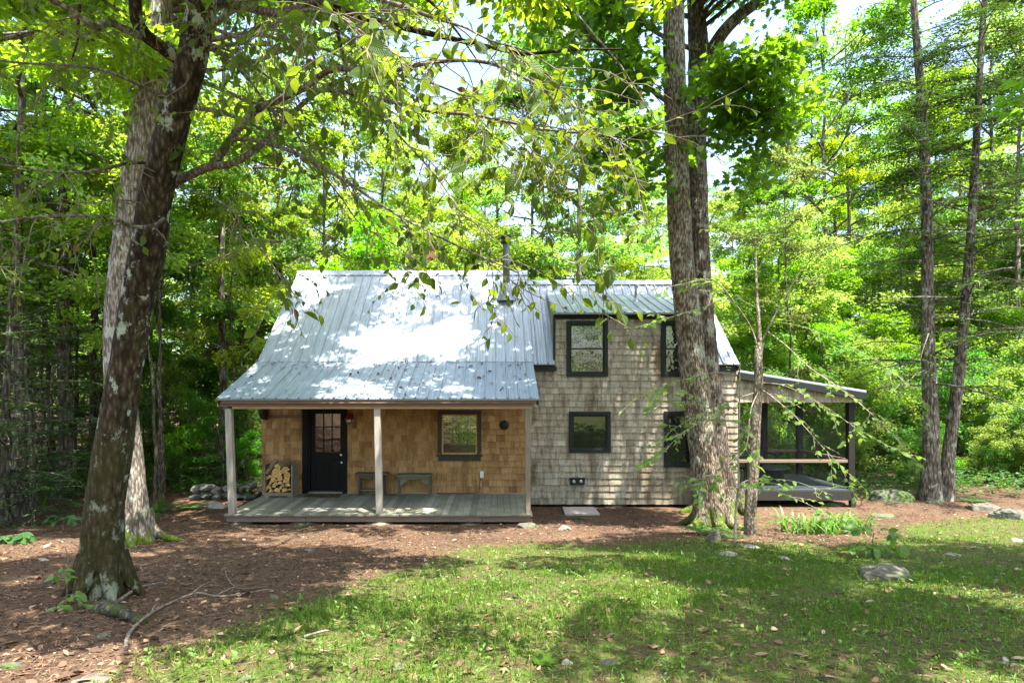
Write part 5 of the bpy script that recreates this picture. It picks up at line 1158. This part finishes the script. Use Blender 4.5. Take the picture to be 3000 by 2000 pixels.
limb([(1487, 357, 4.0), (1560, 440, 3.8), (1640, 520, 3.7), (1690, 600, 3.6), (1740, 640, 3.5)], .008, .003, 24, 1.6)
limb([(1385, 337, 4.2), (1440, 450, 4.0), (1500, 500, 3.8), (1560, 480, 3.7), (1610, 470, 3.6)], .007, .003, 24, 1.6)
LP, LD, LN = [], [], []
def twig_leaves(Q, sp=.06, hang=.5):
    n = max(2, int(np.linalg.norm(np.diff(Q, axis=0), axis=1).sum() / sp))
    for k in range(n):
        f = (k + .6 * r.random()) / n * (len(Q) - 1); a = min(len(Q) - 2, int(f)); p = Q[a] + (Q[a + 1] - Q[a]) * (f - a); t = unit(Q[a + 1] - Q[a]); s = np.cross(t, UP); s = s / (np.linalg.norm(s) + 1e-6) * (1 if k % 2 else -1)
        LP.append(p); LD.append(t * .5 + s * .75 + np.array([0, 0, -hang * r.uniform(.3, 1.5)]) + r.normal(size=3) * .25); LN.append(UP * .8 + t * .3 + r.normal(size=3) * .45)
def twigs(P, rad, dens, Lr=(.25, .85), droop=.9):
    L = np.linalg.norm(np.diff(P, axis=0), axis=1).sum(); n = int(L * 8.5 * dens)
    for k in range(n):
        f = r.uniform(.12, 1.0) * (len(P) - 1); a = min(len(P) - 2, int(f)); p = P[a] + (P[a + 1] - P[a]) * (f - a); t = unit(P[a + 1] - P[a])
        d = t * .6 + r.normal(size=3) * np.array([.6, .6, .5]) + np.array([0, 0, -.1]); l = r.uniform(*Lr); Q = limb_path(r, p, d, l, 9, droop, .13); TW.tube(Q, np.linspace(min(.005, rad[a] * .6), .0018, 9), 5, cap=False)
        twig_leaves(Q[2:], .085)
        for j in range(r.integers(1, 4)):
            b = r.integers(2, 8); Q2 = limb_path(r, Q[b], unit(Q[b] - Q[b - 1]) * .6 + r.normal(size=3) * .55, l * r.uniform(.3, .6), 6, droop * .6, .15); TW.tube(Q2, np.linspace(.003, .0014, 6), 4, cap=False); twig_leaves(Q2[1:], .08)
for P, dens, rad, tw_ in limbs:
    if tw_: twigs(P, rad, dens)
# bare pale twigs about the trunk
for k in range(16):
    a = r.integers(48, 88); p = TP[a]; d = np.array([r.normal() * .8, -.6 - .4 * r.random(), r.normal() * .5]); Q = limb_path(r, p, d, r.uniform(.4, 1.0), 10, .1, .35); TW.tube(Q, np.linspace(.008, .002, 10), 5, cap=False)
    if k % 2: twig_leaves(Q[4:], .12)
LP, LD, LN = np.array(LP), np.array(LD), np.array(LN); n = len(LP); s = r.gamma(8, .0086, n); s = np.clip(s, .03, .14)
leaf_broad(CB, LP, LD, LN, s, s * r.uniform(.48, .6, n), rnd=r.random(n)); print('beech leaves', n)
TB.build('trunk', [M['bark_beech']], beech); TW.build('twigs', M['twig'], beech); TL.build('limbs', M['bark_limb'], beech)
CB.build('foliage', M['leaf_beech'], beech)
# its upper crown above the frame
CM = MB(410); r = R(411); TC = MB(412); Cs = []
for k in range(58):
    a = r.integers(84, 108); p = TP[a]; az = r.random() * 6.28 if k < 24 else r.normal() * .7 - .3 if k < 46 else r.normal() * .35 - 1.25; el = r.uniform(.1, .9) if k < 24 else r.uniform(0, .5); Q = limb_path(r, p, (math.cos(az) * math.cos(el), math.sin(az) * math.cos(el), math.sin(el)), r.uniform(1.8, 4.6), 9, .4, .12); TC.tube(Q, np.linspace(.05, .008, 9), 6, cap=False)
    for j in range(8):
        b = r.integers(3, 9); Cs.append(Q[b] + r.normal(size=3) * np.array([.7, .7, .35]))
Cs = np.array(Cs); Cs = Cs[(Cs[:, 2] > ZC + 1180 / F * Cs[:, 1]) & (Cs[:, 2] > 6.5)]
crown_mass(CM, r, Cs, 60, .56, .14)
TC.build('upper_limbs', M['bark_beech'], beech); CM.build('crown', M['leaf_woods'], beech)

# ------------------------------------------------------------------ the pale trunk behind it
def big_tree(name, pts, widths, Y0, label, bark, crown, seed, flare=.3, nroots=5, mosslen=.8):
    P = np.array(pts); o = empty(name, P[0], label, 'tree'); tb = MB(seed); n = 90; T = spline(P, n); w = np.interp(np.linspace(0, 1, n), np.linspace(0, 1, len(P)), np.array(widths) / 2 * Y0 / F); tb.tube(spline(P, 360), np.interp(np.linspace(0, 1, 360), np.linspace(0, 1, len(P)), np.array(widths) / 2 * Y0 / F), 80, amp=.035, rough=.034); rr = R(seed)
    b = P[0]
    for k in range(nroots):
        a = k * 6.28 / nroots + rr.random() * .6; rad = w[0] * 1.0; e = np.array([b[0] + math.cos(a) * (rad + mosslen * rr.uniform(.5, 1)), b[1] + math.sin(a) * (rad + mosslen * rr.uniform(.5, 1)), 0]); e[2] = float(gz(e[0], e[1])) - .04
        tb.tube(spline([(b[0] + math.cos(a) * rad * .45, b[1] + math.sin(a) * rad * .45, b[2] + .6), (b[0] + math.cos(a) * rad * .9, b[1] + math.sin(a) * rad * .9, b[2] + .25), e], 10), np.linspace(rad * .42, .03, 10), 12, amp=.07)
    return o, tb, T, w
def gpt(px_, py_): x, y = [float(q) for q in ground_at(px_, py_)]; return np.array([x, y, float(gz(x, y)) - .1]), y
p0, y0 = gpt(392, 1590)
o2, tb2, T2, w2 = big_tree('grey_tree', [p0] + [U(a, b, y0) for a, b in ((386, 1480), (372, 1300), (352, 1120), (350, 950), (366, 800), (378, 700), (395, 560), (408, 450), (436, 300), (460, 160), (475, 0), (500, -300), (520, -700), (500, -1300))], [116, 84, 76, 76, 74, 80, 80, 76, 74, 70, 66, 60, 48, 32, 10], y0, 'tall pale grey ridged trunk standing just behind the leaning tree', 'bark_grey', None, 420, nroots=5, mosslen=.45)
c2 = MB(421); r = R(422); Cs = []
def above(c): return YH - F * (c[2] - ZC) / c[1] < 40 or X0 + F * c[0] / c[1] < 560
for k in range(44):
    a = r.integers(58, 88); p = T2[a]; az = r.random() * 6.28 if k < 26 else r.normal() * .4 + .72; el = r.uniform(.05, .9) if k < 26 else r.uniform(.2, .6); Q = limb_path(r, p, (math.cos(az) * math.cos(el), math.sin(az) * math.cos(el), math.sin(el)), r.uniform(2.2, 4.8) * (1 if k < 26 else 1.95), 9, .4, .12); tb2.tube(Q, np.linspace(.055, .008, 9), 6, cap=False)
    for j in range(9): Cs.append(Q[r.integers(3, 9)] + r.normal(size=3) * np.array([.6, .6, .3]))
crown_mass(c2, r, np.array([c for c in Cs if c[0] < -5.5]), 40, .55, .14, ok=above); crown_mass(c2, r, np.array([c for c in Cs if c[0] >= -5.5 and c[1] < 12]), 45, .56, .14, ok=above); crown_mass(c2, r, np.array([c for c in Cs if c[0] >= -5.5 and c[1] >= 12]), 62, .6, .14, ok=above); tb2.build('trunk', M['bark_grey'], o2); c2.build('crown', M['leaf_woods'], o2)

# ------------------------------------------------------------------ the two big trunks in front of the right wing
p0, ya = gpt(2085, 1545)
oA, tA, TA, wA = big_tree('oak_tree', [p0] + [U(a, b, ya) for a, b in ((2084, 1500), (2072, 1400), (2060, 1300), (2045, 1200), (2030, 1080), (2018, 960), (2000, 800), (1990, 640), (1984, 480), (1980, 300), (1974, 120), (1972, 0), (1968, -250), (1985, -650), (1975, -1200))], [128, 100, 82, 80, 80, 76, 74, 68, 66, 64, 62, 60, 58, 50, 38, 10], ya, 'thick furrowed mossy footed trunk, front one of two before the grey shingle wall', 'bark_oak', None, 430, nroots=6, mosslen=.55)
p0, yb_ = gpt(2112, 1497)
oB, tB, TB2, wB = big_tree('maple_tree', [p0] + [U(a, b, yb_) for a, b in ((2108, 1440), (2092, 1300), (2078, 1150), (2066, 1000), (2056, 880), (2046, 700), (2040, 520), (2040, 380), (2048, 230), (2044, 100), (2038, 0), (2030, -200), (2045, -600), (2030, -1100))], [150, 104, 78, 70, 66, 62, 60, 58, 58, 62, 54, 46, 42, 32, 10], yb_, 'darker trunk with mossy roots behind the front one, forking high up to the right', 'bark_oak', None, 440, nroots=6, mosslen=.6)
r = R(450)
lm = [[(2062, 200, yb_), (2085, 150, yb_ - .2), (2120, 95, yb_ - .5), (2170, 45, yb_ - .8), (2230, 0, yb_ - 1.1), (2330, -90, yb_ - 1.6), (2420, -200, yb_ - 2)]]
Q = spline(wpts(lm[0]), 24); tB.tube(Q, np.linspace(.16, .08, 24), 14, amp=.05)
mapC = []
for pts, r0 in (([(2040, 330, yb_), (1960, 300, yb_ - 1.2), (1880, 240, yb_ - 2.4), (1790, 160, yb_ - 3.4), (1700, 90, yb_ - 4.2)], .07), ([(2045, 400, yb_), (2100, 360, yb_ - 1.2), (2170, 330, yb_ - 2.4), (2260, 320, yb_ - 3.2)], .045), ([(2040, 480, yb_), (1960, 450, yb_ - 1.2), (1880, 420, yb_ - 2.4), (1800, 400, yb_ - 3.2)], .045),
                ([(2040, 150, yb_), (1930, 100, yb_ - 1.6), (1820, 20, yb_ - 3.2), (1700, -60, yb_ - 4.6)], .06), ([(2050, 250, yb_), (2130, 200, yb_ - 1.5), (2200, 200, yb_ - 2.8), (2300, 170, yb_ - 4)], .045), ([(2035, 0, yb_), (1900, -120, yb_ - 1.5), (1750, -200, yb_ - 3)], .07)):
    Q = spline(wpts(pts), 20); tB.tube(Q, np.linspace(r0, .012, 20), 8, amp=.04)
    for k in range(13):
        b = r.integers(5, 20); q = limb_path(r, Q[b], unit(Q[min(19, b + 1)] - Q[b - 1]) * .6 + r.normal(size=3) * np.array([.7, .7, .3]), r.uniform(.5, 1.4), 6, .6, .15); tB.tube(q, np.linspace(.014, .004, 6), 5, cap=False); mapC += [q[3], q[5], q[4]]
for k in range(40):
    a = r.integers(64, 88); az = -1.57 + r.normal() * .9; el = r.uniform(0, .9); Q = limb_path(r, TB2[a], (math.cos(az) * math.cos(el), math.sin(az) * math.cos(el), math.sin(el)), r.uniform(1.8, 5), 8, .4, .12); tB.tube(Q, np.linspace(.06, .008, 8), 6, cap=False)
    for j in range(7): mapC.append(Q[r.integers(3, 8)] + r.normal(size=3) * np.array([.6, .6, .3]))
def clear(c):
    px_, py_ = X0 + F * c[0] / c[1], YH - F * (c[2] - ZC) / c[1]
    return not (c[1] < 13.6 and -100 < py_ < 800 and 1900 < px_ < 2110 and r.random() < .88)
cB = MB(451); crown_mass(cB, r, np.array(mapC), 240, .40, .17, True, 1.4, .14, clear); tB.build('trunk', M['bark_dark'], oB); cB.build('crown', M['leaf_maple'], oB)
cA = MB(452); Cs = []
for k in range(22):
    a = r.integers(70, 88); az = -1.57 + r.normal() * 1.0; el = r.uniform(0.05, .9); Q = limb_path(r, TA[a], (math.cos(az) * math.cos(el), math.sin(az) * math.cos(el), math.sin(el)), r.uniform(1.8, 5), 8, .4, .12); tA.tube(Q, np.linspace(.06, .008, 8), 6, cap=False)
    for j in range(7): Cs.append(Q[r.integers(3, 8)] + r.normal(size=3) * np.array([.6, .6, .3]))
crown_mass(cA, r, np.array(Cs), 36, .6, .16, ok=clear); tA.build('trunk', M['bark_oak'], oA); cA.build('crown', M['leaf_woods'], oA)

# ------------------------------------------------------------------ twin hemlocks at right
for pts, tr, lab, sd in (([(2728, 1462), (2728, 1300), (2722, 1100), (2718, 900), (2716, 700), (2710, 500), (2702, 330), (2688, 150), (2676, 0), (2668, -200), (2660, -600)], .195, 'straight hemlock trunk at right with many thin side branches, left one of the twin trunks', 460),
                     ([(2768, 1462), (2780, 1320), (2796, 1200), (2812, 1060), (2828, 880), (2842, 720), (2852, 560), (2862, 380), (2874, 150), (2884, 0), (2900, -200), (2920, -600)], .15, 'hemlock trunk leaning right, right one of the twin trunks', 470)):
    Yh = 15.3; W = np.array([U(a, b, Yh) for a, b in pts]); W[0, 2] = float(gz(W[0, 0], W[0, 1])) - .1
    p = hemlock_parts(sd, 0, 3.0, 3.4, tr, 1.15, .10, trunk_pts=W - W[0], bare=1.0, droop=.7, top=.5)
    make('twin_hemlock', p, (M['bark_hemlock'], M['needle']), lab, 'tree', None, W[0])

# ------------------------------------------------------------------ small tree and saplings in front of the wing
def spray_tree(name, label, stems, brs, seed, lsize, cat='tree', tdens=1.0, mat='leaf_branch', bark='bark_young', tw=(.2, .6), pale=True):
    """thin tree: stems and branches through given points, twigs with alternate leaves"""
    rr = R(seed); tb = MB(seed); bb = MB(seed + 1); lb = MB(seed + 2); o = empty(name, stems[0][0][0], label, cat); P_, D_, N_ = [], [], []
    def leaves(Q, sp):
        n = max(2, int(np.linalg.norm(np.diff(Q, axis=0), axis=1).sum() / sp))
        for k in range(n):
            f = (k + rr.random()) / n * (len(Q) - 1); a = min(len(Q) - 2, int(f)); t = unit(Q[a + 1] - Q[a]); s = np.cross(t, UP); s = s / (np.linalg.norm(s) + 1e-6) * (1 if k % 2 else -1)
            P_.append(Q[a] + (Q[a + 1] - Q[a]) * (f - a)); D_.append(t * .7 + s * .8 + np.array([0, 0, -.2]) + rr.normal(size=3) * .2); N_.append(UP + np.array([0, -.45, 0]) + rr.normal(size=3) * .6)
    for pts, r0, r1 in stems: tb.tube(spline(pts, 40), np.linspace(r0, r1, 40), 14, amp=.05)
    for pts, r0, r1, dens in brs:
        Q = spline(pts, 26); bb.tube(Q, np.linspace(r0 * .48, r1 * .6, 26), 7, amp=.04); L = np.linalg.norm(np.diff(Q, axis=0), axis=1).sum()
        for k in range(int(L * 13 * dens * tdens)):
            b = rr.integers(5, 26); t = unit(Q[b] - Q[b - 1]); s = np.cross(t, UP) * rr.choice([-1, 1]); q = limb_path(rr, Q[b], t * .7 + s * .7 + rr.normal(size=3) * np.array([.3, .3, .2]), rr.uniform(*tw), 6, .25, .12); bb.tube(q, np.linspace(.0035, .0015, 6), 4, cap=False); leaves(q[1:], .065)
        leaves(Q[10:], .10)
    P_, D_, N_ = np.array(P_), np.array(D_), np.array(N_); n = len(P_); s = np.clip(rr.gamma(10, lsize / 10, n), .025, .2); leaf_broad(lb, P_, D_, N_, s, s * rr.uniform(.5, .62, n))
    tb.build('trunk', M[bark], o); bb.build('branches', M['twig_pale' if pale else 'twig'], o); lb.build('foliage', M[mat], o); print(name, n, 'leaves'); return o
p0, ys = gpt(2198, 1566)
W = lambda *L: [U(a, b, ys + d) for a, b, d in L]
spray_tree('young_tree', 'slim spotted young tree with pale spreading branches in front of the screened porch',
  [([p0] + W((2198, 1500, 0), (2206, 1394, 0), (2214, 1228, 0), (2222, 1124, 0), (2222, 1040, 0), (2228, 1005, 0)), .105, .062), (W((2226, 1015, 0), (2222, 940, 0), (2216, 850, .1), (2214, 740, .2), (2209, 660, .2)), .042, .004)],
  [(W((2222, 1020, 0), (2200, 960, 0), (2165, 905, -.2), (2110, 835, -.4), (2075, 818, -.6), (2000, 832, -.9), (1900, 850, -1.2)), .035, .006, .5), (W((2226, 1010, 0), (2245, 975, -.1), (2262, 940, -.2), (2300, 870, -.3), (2350, 790, -.5), (2400, 740, -.7), (2480, 700, -.9)), .034, .010, .4),
   (W((2250, 972, -.1), (2300, 1010, -.4), (2370, 1075, -.8), (2450, 1130, -1.2), (2540, 1200, -1.6), (2640, 1300, -2.0), (2700, 1370, -2.2)), .020, .004, .8), (W((2205, 1400, 0), (2165, 1420, -.3), (2120, 1470, -.5)), .008, .003, .5),
   (W((2230, 1140, 0), (2260, 1160, -.3), (2330, 1220, -.7), (2420, 1320, -1.1), (2500, 1400, -1.3)), .018, .004, 1.0), (W((2225, 1140, 0), (2200, 1200, -.3), (2190, 1290, -.5), (2170, 1330, -.7), (2080, 1400, -1.0), (2040, 1420, -1.2)), .018, .004, .9),
   (W((2210, 1150, 0), (2150, 1170, -.4), (2080, 1200, -.8), (2000, 1240, -1.1), (1930, 1290, -1.3)), .012, .003, .9), (W((2210, 1280, 0), (2150, 1240, -.4), (2060, 1180, -.8), (1960, 1180, -1.2)), .012, .003, .8), (W((2228, 1120, .0), (2300, 1130, .0), (2400, 1180, -.4), (2520, 1260, -.8), (2650, 1330, -1.1)), .012, .003, 1.0),
   (W((2215, 900, 0), (2140, 870, -.3), (2060, 900, -.6), (1960, 930, -1.0), (1860, 960, -1.4)), .010, .003, .5), (W((2260, 940, -.2), (2360, 960, -.6), (2480, 1010, -1.0), (2620, 1090, -1.4), (2720, 1190, -1.7)), .010, .003, .6),
   (W((2216, 760, .2), (2180, 700, 0), (2130, 690, -.2)), .008, .003, 1.6), (W((2211, 690, .2), (2220, 640, .1), (2240, 600, .1)), .006, .002, 2.), (W((2214, 730, .2), (2250, 690, .3), (2290, 660, .4)), .007, .002, 1.6), (W((2216, 800, .1), (2260, 720, 0), (2330, 690, -.2)), .008, .003, .8)], 500, .085, tdens=.5)
p0, ys = gpt(2152, 1590)
spray_tree('sapling', 'thin pale sapling with forked bare stem at the foot of the big trunks', [([p0] + W((2156, 1500, 0), (2162, 1440, 0), (2164, 1420, 0), (2163, 1330, 0), (2166, 1200, 0), (2168, 1060, 0)), .022, .008)],
  [(W((2163, 1432, 0), (2185, 1425, -.2), (2250, 1430, -.4), (2330, 1460, -.7), (2420, 1500, -1.0)), .012, .003, .9), (W((2163, 1420, 0), (2190, 1405, 0), (2240, 1402, -.3), (2330, 1410, -.6), (2440, 1450, -.9)), .010, .003, .9), (W((2164, 1330, 0), (2110, 1380, -.4), (2060, 1405, -.6), (2030, 1440, -.8)), .008, .003, .8),
   (W((2166, 1200, 0), (2100, 1220, -.3), (2010, 1260, -.7), (1940, 1330, -1.0)), .008, .003, 1.0), (W((2168, 1100, 0), (2100, 1090, -.3), (2010, 1110, -.6), (1900, 1150, -1.0)), .008, .003, .9)], 510, .08, 'sapling', tdens=.5, bark='twig_pale')
p0, ys = gpt(2555, 1625)
spray_tree('leafy_seedling', 'low seedling with broad pointed green leaves right of the strap leaved clump', [([p0] + W((2556, 1590, 0), (2560, 1560, 0)), .010, .006)], [(W((2558, 1570, 0), (2520, 1545, -.1), (2490, 1550, -.15)), .005, .002, 1.6), (W((2558, 1565, 0), (2590, 1550, -.1), (2625, 1565, -.2)), .005, .002, 1.6), (W((2556, 1585, 0), (2535, 1600, -.2), (2500, 1610, -.3)), .005, .002, 1.4), (W((2557, 1590, 0), (2590, 1600, -.2), (2610, 1610, -.3)), .005, .002, 1.4)], 520, .13, 'seedling', mat='weed', tw=(.1, .22))
p0, ys = gpt(195, 1770)
spray_tree('vine_seedling', 'thin weed with a few round leaves climbing beside the foot of the leaning tree', [([p0] + W((196, 1720, -.1), (200, 1640, -.1), (190, 1600, -.1)), .006, .003)], [(W((198, 1700, -.1), (185, 1690, -.2), (178, 1675, -.2)), .003, .002, 2.), (W((198, 1740, -.1), (215, 1745, -.2), (230, 1760, -.2)), .003, .002, 2.), (W((197, 1760, -.1), (180, 1772, -.2), (172, 1780, -.2)), .003, .002, 2.)], 530, .085, 'weed', mat='weed', tw=(.05, .12))
p0, ys = gpt(185, 1555)
spray_tree('leafy_seedling', 'broad leaved seedling on the needle litter left of the leaning tree', [([p0] + W((186, 1530, 0), (188, 1515, 0)), .006, .004)], [(W((187, 1525, 0), (165, 1515, -.1), (150, 1525, -.2)), .004, .002, 2.), (W((187, 1520, 0), (205, 1510, -.1), (220, 1520, -.2)), .004, .002, 2.)], 535, .13, 'seedling', mat='fern', tw=(.06, .14))
p0, ys = gpt(45, 1585)
spray_tree('leafy_seedling', 'low broad leaved seedling at the far left edge of the woods', [([p0] + W((45, 1575, 0), (44, 1565, 0)), .006, .004)], [(W((45, 1572, 0), (25, 1568, -.1), (15, 1575, -.2)), .004, .002, 2.), (W((45, 1570, 0), (62, 1564, -.1), (75, 1572, -.2)), .004, .002, 2.)], 537, .13, 'seedling', mat='fern', tw=(.06, .14))
# strap-leaved clump
x, y = [float(q) for q in ground_at(2410, 1562)]; o = empty('daylily_clump', (x, y, float(gz(x, y))), 'clump of arching strap shaped green leaves below the screened porch', 'plant'); mb = MB(540); r = R(540)
for k in range(190):
    cxk = r.uniform(-.72, .72); cyk = r.normal() * .16; p = np.array([x + cxk, y + cyk, float(gz(x + cxk, y + cyk))]); a = r.random() * 6.28; L = r.uniform(.35, .72); le = r.uniform(.45, 1.15); t = np.linspace(0, 1, 8)
    d = np.array([math.cos(a), math.sin(a), 0]) + np.array([np.sign(cxk) * .5 * r.random(), 0, 0]); s = np.cross(d, UP); s /= np.linalg.norm(s)
    C = p + d * (L * le * t ** 1.4)[:, None] * .9 + UP * (L * (1.25 * t - le * 1.15 * t ** 2.2))[:, None]; w = .014 * np.array([.7, 1, 1.05, 1, .9, .75, .5, .05]); V = np.stack([C - s * w[:, None], C + s * w[:, None]], 1).reshape(-1, 3)
    mb.add(V, [[2 * i, 2 * i + 1, 2 * i + 3, 2 * i + 2] for i in range(7)], 0, r.random(), True)
mb.build('leaves', M['lily'], o)
# ferns
def fern(px_, py_, label, seed, n=9, L=.4):
    x, y = [float(q) for q in ground_at(px_, py_)]; r = R(seed); mb = MB(seed); z = float(gz(x, y))
    for k in range(n):
        a = k * 6.28 / n + r.normal() * .3; l = L * r.uniform(.7, 1.2); t = np.linspace(.05, 1, 22); d = np.array([math.cos(a), math.sin(a), 0]); C = np.array([x, y, z]) + d * (l * t)[:, None] + UP * (l * (.9 * t - .75 * t ** 2))[:, None]; s = np.cross(d, UP); w = l * .34 * np.sin(np.clip(t * 1.05, 0, 1) * PI) ** .7 + .004
        for sg in (-1, 1): leaf_quads(mb, C, s[None] * sg + d[None] * .4 + r.normal(size=(22, 3)) * .06 + np.array([0, 0, -.15]), np.tile(UP, (22, 1)) + r.normal(size=(22, 3)) * .1, w, l * .055, fold=.05)
        mb.tube(C[::3], .003, 4, cap=False)
    o = tag(mb.build('fern', M['fern']), label, 'fern'); return o
fern(2062, 1562, 'dark green fern at the left of the tilted stone slab', 550); fern(2134, 1575, 'fern between the tilted stone slab and the sapling', 551, 8, .35); fern(460, 1500, 'fern on the forest floor between the leaning tree and the porch', 552, 10, .5); fern(420, 1530, 'low fern right behind the foot of the leaning tree', 553, 9, .45); fern(560, 1490, 'fern near the stone wall left of the porch', 554, 9, .4); fern(1690, 1520, 'little fern on bare ground beside the flat wooden board', 555, 7, .18); fern(885, 1545, 'single tiny fern in front of the deck below the door', 556, 5, .13)
fern(2850, 1470, 'fern on the rocky ground right of the twin hemlock trunks', 557, 9, .35)
# the tree whose boughs hang in from the right
r = R(610); ET = MB(610); EC = MB(611); T = spline([(0, 0, -.15), (.1, .05, 3), (-.1, .1, 7), (.05, .2, 10), (0, .1, 13)], 50); ET.tube(T, np.linspace(.24, .04, 50), 16, amp=.05); Cs = []
for k in range(26):
    a = r.integers(18, 48); az = k * 2.4 + r.normal() * .4; el = r.uniform(.05, .6); Q = limb_path(r, T[a], (math.cos(az) * math.cos(el), math.sin(az) * math.cos(el), math.sin(el)), r.uniform(2.5, 5.8) * (1.2 if math.cos(az) < 0 else .7), 9, .4, .1); ET.tube(Q, np.linspace(.05, .008, 9), 6, cap=False)
    for j in range(6): Cs.append(Q[r.integers(3, 9)] + r.normal(size=3) * np.array([.5, .5, .25]))
crown_mass(EC, r, np.array(Cs), 72, .68, .13)
make('edge_tree', (ET, EC), (M['bark_grey'], M['leaf_woods']), 'leafy tree standing past the right edge, its boughs in the top right corner', 'tree', None, (7.6, 3.4, float(gz(7.6, 3.4))))
# ------------------------------------------------------------------ camera, sun, sky
cam = bpy.data.cameras.new('camera'); co = bpy.data.objects.new('camera', cam); COL.objects.link(co); SC.camera = co
co.location = (0, 0, ZC); co.rotation_euler = (PI / 2, 0, 0); cam.sensor_width = 36; cam.lens = F / 3000 * 36; cam.shift_x = 46 / 3000; cam.shift_y = 135 / 3000; cam.clip_end = 2000; cam.clip_start = .05
sd = Vector((.20, -.29, 1.0)).normalized(); el = math.asin(sd.z); rot = math.atan2(sd.x, sd.y)
sun = bpy.data.lights.new('sun', 'SUN'); so = bpy.data.objects.new('sun', sun); COL.objects.link(so); so.rotation_euler = (-sd).to_track_quat('-Z', 'Y').to_euler(); sun.energy = 5.0; sun.angle = math.radians(.5); sun.color = (1, .95, .86)
w = bpy.data.worlds.new('World'); SC.world = w; w.use_nodes = True; nt = w.node_tree; bg = nt.nodes['Background']; sk = nt.nodes.new('ShaderNodeTexSky'); sk.sky_type = 'NISHITA'; sk.sun_disc = False; sk.sun_elevation = el; sk.sun_rotation = rot; sk.air_density = 1.0; sk.dust_density = 3.0; sk.ozone_density = 1.0
nt.links.new(sk.outputs[0], bg.inputs[0]); bg.inputs[1].default_value = .15
vs = SC.view_settings; vs.view_transform = 'Standard'; vs.look = 'None'; vs.exposure = 2.2; vs.gamma = 1.0; vs.use_curve_mapping = False
SC.render.engine = 'CYCLES'; cy = SC.cycles; cy.max_bounces = 8; cy.diffuse_bounces = 4; cy.glossy_bounces = 3; cy.transmission_bounces = 4; cy.transparent_max_bounces = 12; cy.use_denoising = True; cy.caustics_reflective = False; cy.caustics_refractive = False; cy.sample_clamp_indirect = 6
try: cy.denoiser = 'OPENIMAGEDENOISE'
except Exception: pass
